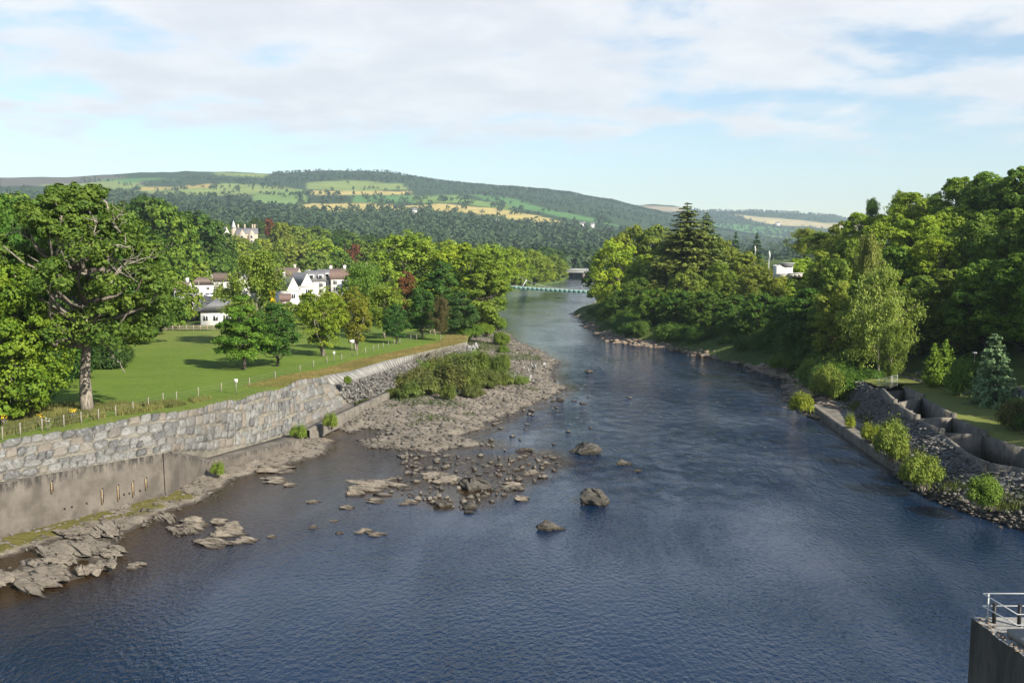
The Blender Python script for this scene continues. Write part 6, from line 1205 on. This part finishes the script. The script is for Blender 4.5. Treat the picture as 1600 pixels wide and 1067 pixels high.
# ------------------------------------------------------------------ theatre among the right bank trees
th = at(1222, 428, 232); tb = thing('theatre', 'white building with a stepped pale roof half hidden by the right bank trees', 'building', th); tb.scale = (.45, .45, .45)
MB().box((1.2, 3, .5), (8, 7, 7)).build('wall', MT['white_render'], tb); MB().add([(-3.2, -1, 4.0), (-1.4, -1, 4.6), (5.4, -1, 1.0), (5.4, 7, 1.0), (-1.4, 7, 4.6), (-3.2, 7, 4.0)], [[0, 1, 4, 5], [1, 2, 3, 4]]).build('roof', MT['theatre_roof'], tb)
MB().add([(-3.0, -.9, 0), (5.3, -.9, 0), (5.3, -.9, 1.0), (-1.4, -.9, 4.5), (-3.0, -.9, 3.9)], [[0, 1, 2, 3, 4]]).build('gable', MT['white_render'], tb)
MB().box((6.5, .5, -.6), (6, 6, 1.6)).build('wall', MT['cream_render'], tb); MB().box((6.5, .4, .35), (6.6, 6.6, .3)).build('flat_roof', MT['theatre_roof'], tb); MB().box((2.5, 1, 5.3), (7, 5, .25)).build('upper_roof', MT['theatre_roof'], tb); MB().box((2.5, 1, 4.4), (5.5, 4, 1.6)).build('upper_wall', MT['slate'], tb)
for k in range(3): f = MB().box((4.2 + k * 1.9, -2.55, -.7), (1.5, .1, .9)).build('window', MT['window_frame'], tb); MB().box((4.2 + k * 1.9, -2.62, -.7), (1.2, .06, .6)).build('pane', MT['window_glass'], f)
for px, yb, yt, d, lb in [(1179, 420, 384, 300, 'pale slim pole among the treetops left of the theatre'), (1201, 430, 392, 262, 'white flagpole with furled flag left of the theatre roof')]:
    p, t = at(px, yb, d), at(px, yt, d); f = thing('flagpole', lb, 'pole', p - [0, 0, 6]); MB().tube(np.array([[0, 0, 0], [0, 0, 6], [0, 0, t[2] - p[2] + 6]]), [.10, .09, .07], 6).build('pole', MT['white_paint'], f); MB().tube(np.array([[.1, 0, t[2] - p[2] + 3.6], [.16, 0, t[2] - p[2] + 4.8], [.1, 0, t[2] - p[2] + 5.9]]), [.12, .22, .06], 6).build('flag', MT['white_paint'], f)

# ------------------------------------------------------------------ railing, lamp and fence by the ladder
def railing(name, label, pts, h_, mat, rails=(1.0, .12), step=1, balus=0, r=.03):
    f = thing(name, label, 'railing', pts[0]); o_ = np.array(pts[0])
    for p in pts[::step]: MB().tube(np.array([p - o_ - [0, 0, .1], p - o_ + [0, 0, h_ * .5], p - o_ + [0, 0, h_]]), r * 1.2, 6).build('post', MT[mat], f)
    for k in rails: MB().tube(np.array([p - o_ + [0, 0, h_ * k] for p in pts]), r, 6).build('rail', MT[mat], f)
    for k in range(balus):
        i = (k + .5) / balus * (len(pts) - 1); j = int(i); q = pts[j] + (pts[j + 1] - pts[j]) * (i - j) - o_; MB().tube(np.array([q + [0, 0, .1], q + [0, 0, h_ * .5], q + [0, 0, h_]]), r * .35, 4).build('baluster', MT[mat], f)
    return f
rp = resample(P_([(1404, 583, 4.2), (1417, 588, 4.2), (1445, 597, 4.2), (1465, 603, 4.2)]), 7)
railing('path_railing', 'dark metal railing beside the shaded path', [q for q in rp], 1.15, 'black_metal', (1.0, .1), balus=36)
m = MB()
for a_, b_ in zip(rp[:-1], rp[1:]): strip_wall(a_ - [0, .2, 0], b_ - [0, .2, 0], 4.25, 3.6, .35, m)
tag(m.build('path_kerb', MT['grey_concrete']), kind='structure')
rp2 = resample(P_([(1373, 610, 4.1), (1379, 611, 4.1), (1402, 603, 4.3)]), 4)
railing('mesh_fence', 'thin wire mesh fence at the top end of the fish ladder', [q for q in rp2], 1.6, 'galvanised', (1.0, .5, .1), balus=24, r=.02)
lp_ = gp(1521, 600, 4.2); lt = thing('path_lamp', 'white flat-topped lamp showing above the laurel by the path', 'lamp', (lp_[0], lp_[1], 4.1)); ht_ = at(1521, 551, lp_[1])[2] - 4.1
MB().tube(np.array([[0, 0, 0], [0, 0, 2], [0, 0, ht_]]), .06, 6).build('post', MT['black_metal'], lt); MB().box((0, 0, ht_), (.55, .4, .16), 0, .8).build('lamp_head', MT['white_paint'], lt)

# ------------------------------------------------------------------ people on the path
def person(label, px, py, z, rz, shirt, trousers, walk=.18, hgt=1.72, pack=None):
    p = gp(px, py, z); t = thing('person', label, 'person', (p[0], p[1], z), rz); k = hgt / 1.75
    def skin(name, J, E, R, mat, root):
        me = bpy.data.meshes.new(name); me.from_pydata([tuple(np.array(q) * k) for q in J], E, []); me.materials.append(MT[mat]); o = link(name, me, t)
        md = o.modifiers.new('skin', 'SKIN'); md.use_smooth_shade = True
        for i, r in enumerate(R): me.skin_vertices[0].data[i].radius = (r[0] * k, r[1] * k) if isinstance(r, tuple) else (r * k, r * k)
        me.skin_vertices[0].data[root].use_root = True; sd = o.modifiers.new('sub', 'SUBSURF'); sd.levels = 1; sd.render_levels = 1; return o
    w_ = walk
    J = [(0, 0, .95), (0, .01, 1.15), (0, .0, 1.38), (0, .0, 1.48), (0, .02, 1.56), (0, .03, 1.66), (-.09, 0, .9), (-.10, w_ * .6, .50), (-.10, w_ * .2, .09), (-.10, w_ + .02, .04), (.09, 0, .9), (.10, -w_ * .2, .50), (.10, -w_ * 1.2, .12), (.10, -w_ * .9, .04), (-.19, 0, 1.40), (-.25, -.06, 1.12), (-.24, .08, .90), (-.23, .12, .82), (.19, 0, 1.40), (.25, .04, 1.12), (.25, .16, .92), (.24, .20, .84)]
    E = [(0, 1), (1, 2), (2, 3), (3, 4), (4, 5), (0, 6), (6, 7), (7, 8), (8, 9), (0, 10), (10, 11), (11, 12), (12, 13), (2, 14), (14, 15), (15, 16), (16, 17), (2, 18), (18, 19), (19, 20), (20, 21)]
    R = [(.15, .10), (.13, .10), (.15, .10), .055, .085, .095, .085, .055, .042, .045, .085, .055, .042, .045, .05, .038, .030, .035, .05, .038, .030, .035]
    skin('body', J, E, R, 'skin', 0)
    skin('shirt', [J[0], J[1], J[2], J[14], (-.235, -.03, 1.2), J[18], (.235, .02, 1.2)], [(0, 1), (1, 2), (2, 3), (3, 4), (2, 5), (5, 6)], [(.165, .12), (.15, .115), (.165, .115), .07, .062, .07, .062], shirt, 0)
    skin('trousers', [(0, 0, .98), J[6], J[7], J[8], J[10], J[11], J[12]], [(0, 1), (1, 2), (2, 3), (0, 4), (4, 5), (5, 6)], [(.16, .115), .10, .075, .06, .10, .075, .06], trousers, 0)
    V = ICO[2][0].copy(); V[:, 2] = np.maximum(V[:, 2], -.25); V[:, 1] = np.where((V[:, 1] > .45), .45, V[:, 1]); MB().add(V * [.105 * k, .12 * k, .115 * k] + [0, .0, 1.685 * k], ICO[2][1]).build('hair', MT['hair'], t, smooth=True)
    MB().add(ICO[1][0] * [.015, .03, .02] + [0, .125 * k, 1.63 * k], ICO[1][1]).build('nose', MT['skin'], t)
    if pack: MB().add(ICO[2][0] * [.16, .09, .24] + [0, -.19, 1.25], ICO[2][1]).build('backpack', MT[pack], t, smooth=True)
    return t
person('walker in pink shirt and dark trousers at the right edge beyond the ladder', 1592, 622, 4.4, -.6, 'cloth_pink', 'cloth_navy', .12)
person('walker in a bright red top on the path behind the leafy alder', 1401, 573, 4.15, 1.2, 'cloth_red', 'cloth_white')
person('walker in white standing under the pale alder, left of a pair', 1360, 574, 4.0, .4, 'cloth_white', 'cloth_navy', .1)
person('walker in grey and white under the pale alder, right of a pair', 1372, 577, 4.0, -.4, 'cloth_grey', 'cloth_white', .14)

# ------------------------------------------------------------------ concrete pier with railings in the near right corner
pc = gp(1518, 964, 8.0); pier = thing('concrete_pier', 'dark concrete pier with worn pale top in the bottom right corner', 'pier', (pc[0], pc[1], 0))
x1, y1 = 14.0, -7.5
m = MB(); V = []
sl = 0.02
nn = 26
top_e = np.c_[np.linspace(0, .25, nn) , np.linspace(0, y1, nn), np.full(nn, 8.0)]; top_e[1:-1, 0] += rgs.uniform(0, .10, nn - 2); top_e[1:-1, 2] -= rgs.uniform(0, .09, nn - 2)
lo_e = top_e.copy(); lo_e[:, 2] = 7.55; lo_e[:, 0] = np.linspace(0, .25, nn) - .02; bot = lo_e.copy(); bot[:, 2] = -2; bot[:, 0] -= .12
m.grid(np.stack([bot, lo_e, top_e], 0)); m.add([(0, 0, -2), (0, 0, 7.55), (0, 0, 8), (x1, 0, 8), (x1, 0, -2)], [[0, 1, 2, 3, 4]]); shift_ = m.build('wall', MT['dark_concrete'], pier)
m = MB(); inn = top_e.copy(); inn[:, 0] += .45; inn[:, 2] = 8.0; out_ = inn.copy(); out_[:, 0] = x1; m.grid(np.stack([top_e, inn, out_], 0)); m.build('top', MT['slab_concrete'], pier)
m = MB()
for k in range(40): q = np.array([rgs.uniform(.05, .5), rgs.uniform(-4.5, -.1), 8.0]); m.add(ICO[1][0] * rgs.uniform(.02, .07, 3) * [1.6, 1.6, .7] + q, ICO[1][1])
o = m.build('loose_rubble', MT['right_rock'], pier); o['kind'] = 'stuff'
MB().box((1.6, -2.6, 8.12), (2.2, 1.6, .24), .05).build('kerb_block', MT['slab_concrete'], pier)
bkt = gp(1503, 1050, 5.6); MB().tube(np.array([[-.28, -1.9, 5.0], [-.30, -1.9, 5.35], [-.12, -2.0, 5.6]]), [.10, .11, .06], 6).build('bracket', MT['black_metal'], pier)
c0 = gp(1543, 970, 8.0); up_ = 1.08
hr = thing('pier_railing', 'white pipe railing on top of the concrete pier', 'railing', c0)
n0 = [np.array([0, 0, 0.]), np.array([2.6, 0, 0.]), np.array([5.4, 0, 0.]), np.array([8, 0, 0.])]; w0 = [np.array([-.22, .0, 0.]), np.array([.45, -1.35, -.25]), np.array([2.7, -1.4, -.25]), np.array([7, -1.5, -.25])]
for p in n0[:-1] + [np.array([.72, -1.36, -.3]), np.array([3.4, -1.4, -.3])]: MB().tube(np.array([p, p + [0, 0, .5], p + [0, 0, up_ if p[1] > -.5 else .78]]), .028, 8).build('post', MT['white_paint'], hr)
for k in (1.0, .55): MB().tube(np.array([q + [-.22 if i == 0 else 0, 0, up_ * k] for i, q in enumerate(n0)]), .026, 8).build('rail', MT['white_paint'], hr)
for k in (1.0, .55): MB().tube(np.array([w0[0] + [0, 0, up_ * k], w0[1] + [0, 0, .9 * k + .1], w0[2] + [0, 0, .9 * k + .1], w0[3] + [0, 0, .9 * k + .1]]), .024, 8).build('rail', MT['white_paint'], hr)
for px, y0_, y1_, lb in [(1553, 973, 944, 'black iron post on the pier, left of two'), (1592, 978, 946, 'black iron post on the pier, right of two')]:
    q = gp(px, y0_, 8.0); h_ = at(px, y1_, q[1])[2] - 8.0; f = thing('iron_post', lb, 'post', q); MB().box((0, 0, h_ / 2), (.10, .12, h_)).build('shaft', MT['black_metal'], f); MB().box((0, 0, h_ + .02), (.13, .15, .04)).build('cap', MT['black_metal'], f)

# ------------------------------------------------------------------ the air between here and the hills
hz = MB().box((0, 3700, 248), (13000, 8200, 506)).build('haze', None); tag(hz, 'thin pale haze over the valley', 'haze', kind='stuff')
hm = bpy.data.materials.new('haze_air'); hm.use_nodes = True; nt = hm.node_tree; nt.nodes.clear()
vo = nt.nodes.new('ShaderNodeVolumePrincipled'); vo.inputs['Color'].default_value = (0.70, 0.87, 1.0, 1); vo.inputs['Density'].default_value = 8.5e-5; vo.inputs['Anisotropy'].default_value = 0.2
ou = nt.nodes.new('ShaderNodeOutputMaterial'); nt.links.new(vo.outputs[0], ou.inputs['Volume']); hz.data.materials.append(hm)
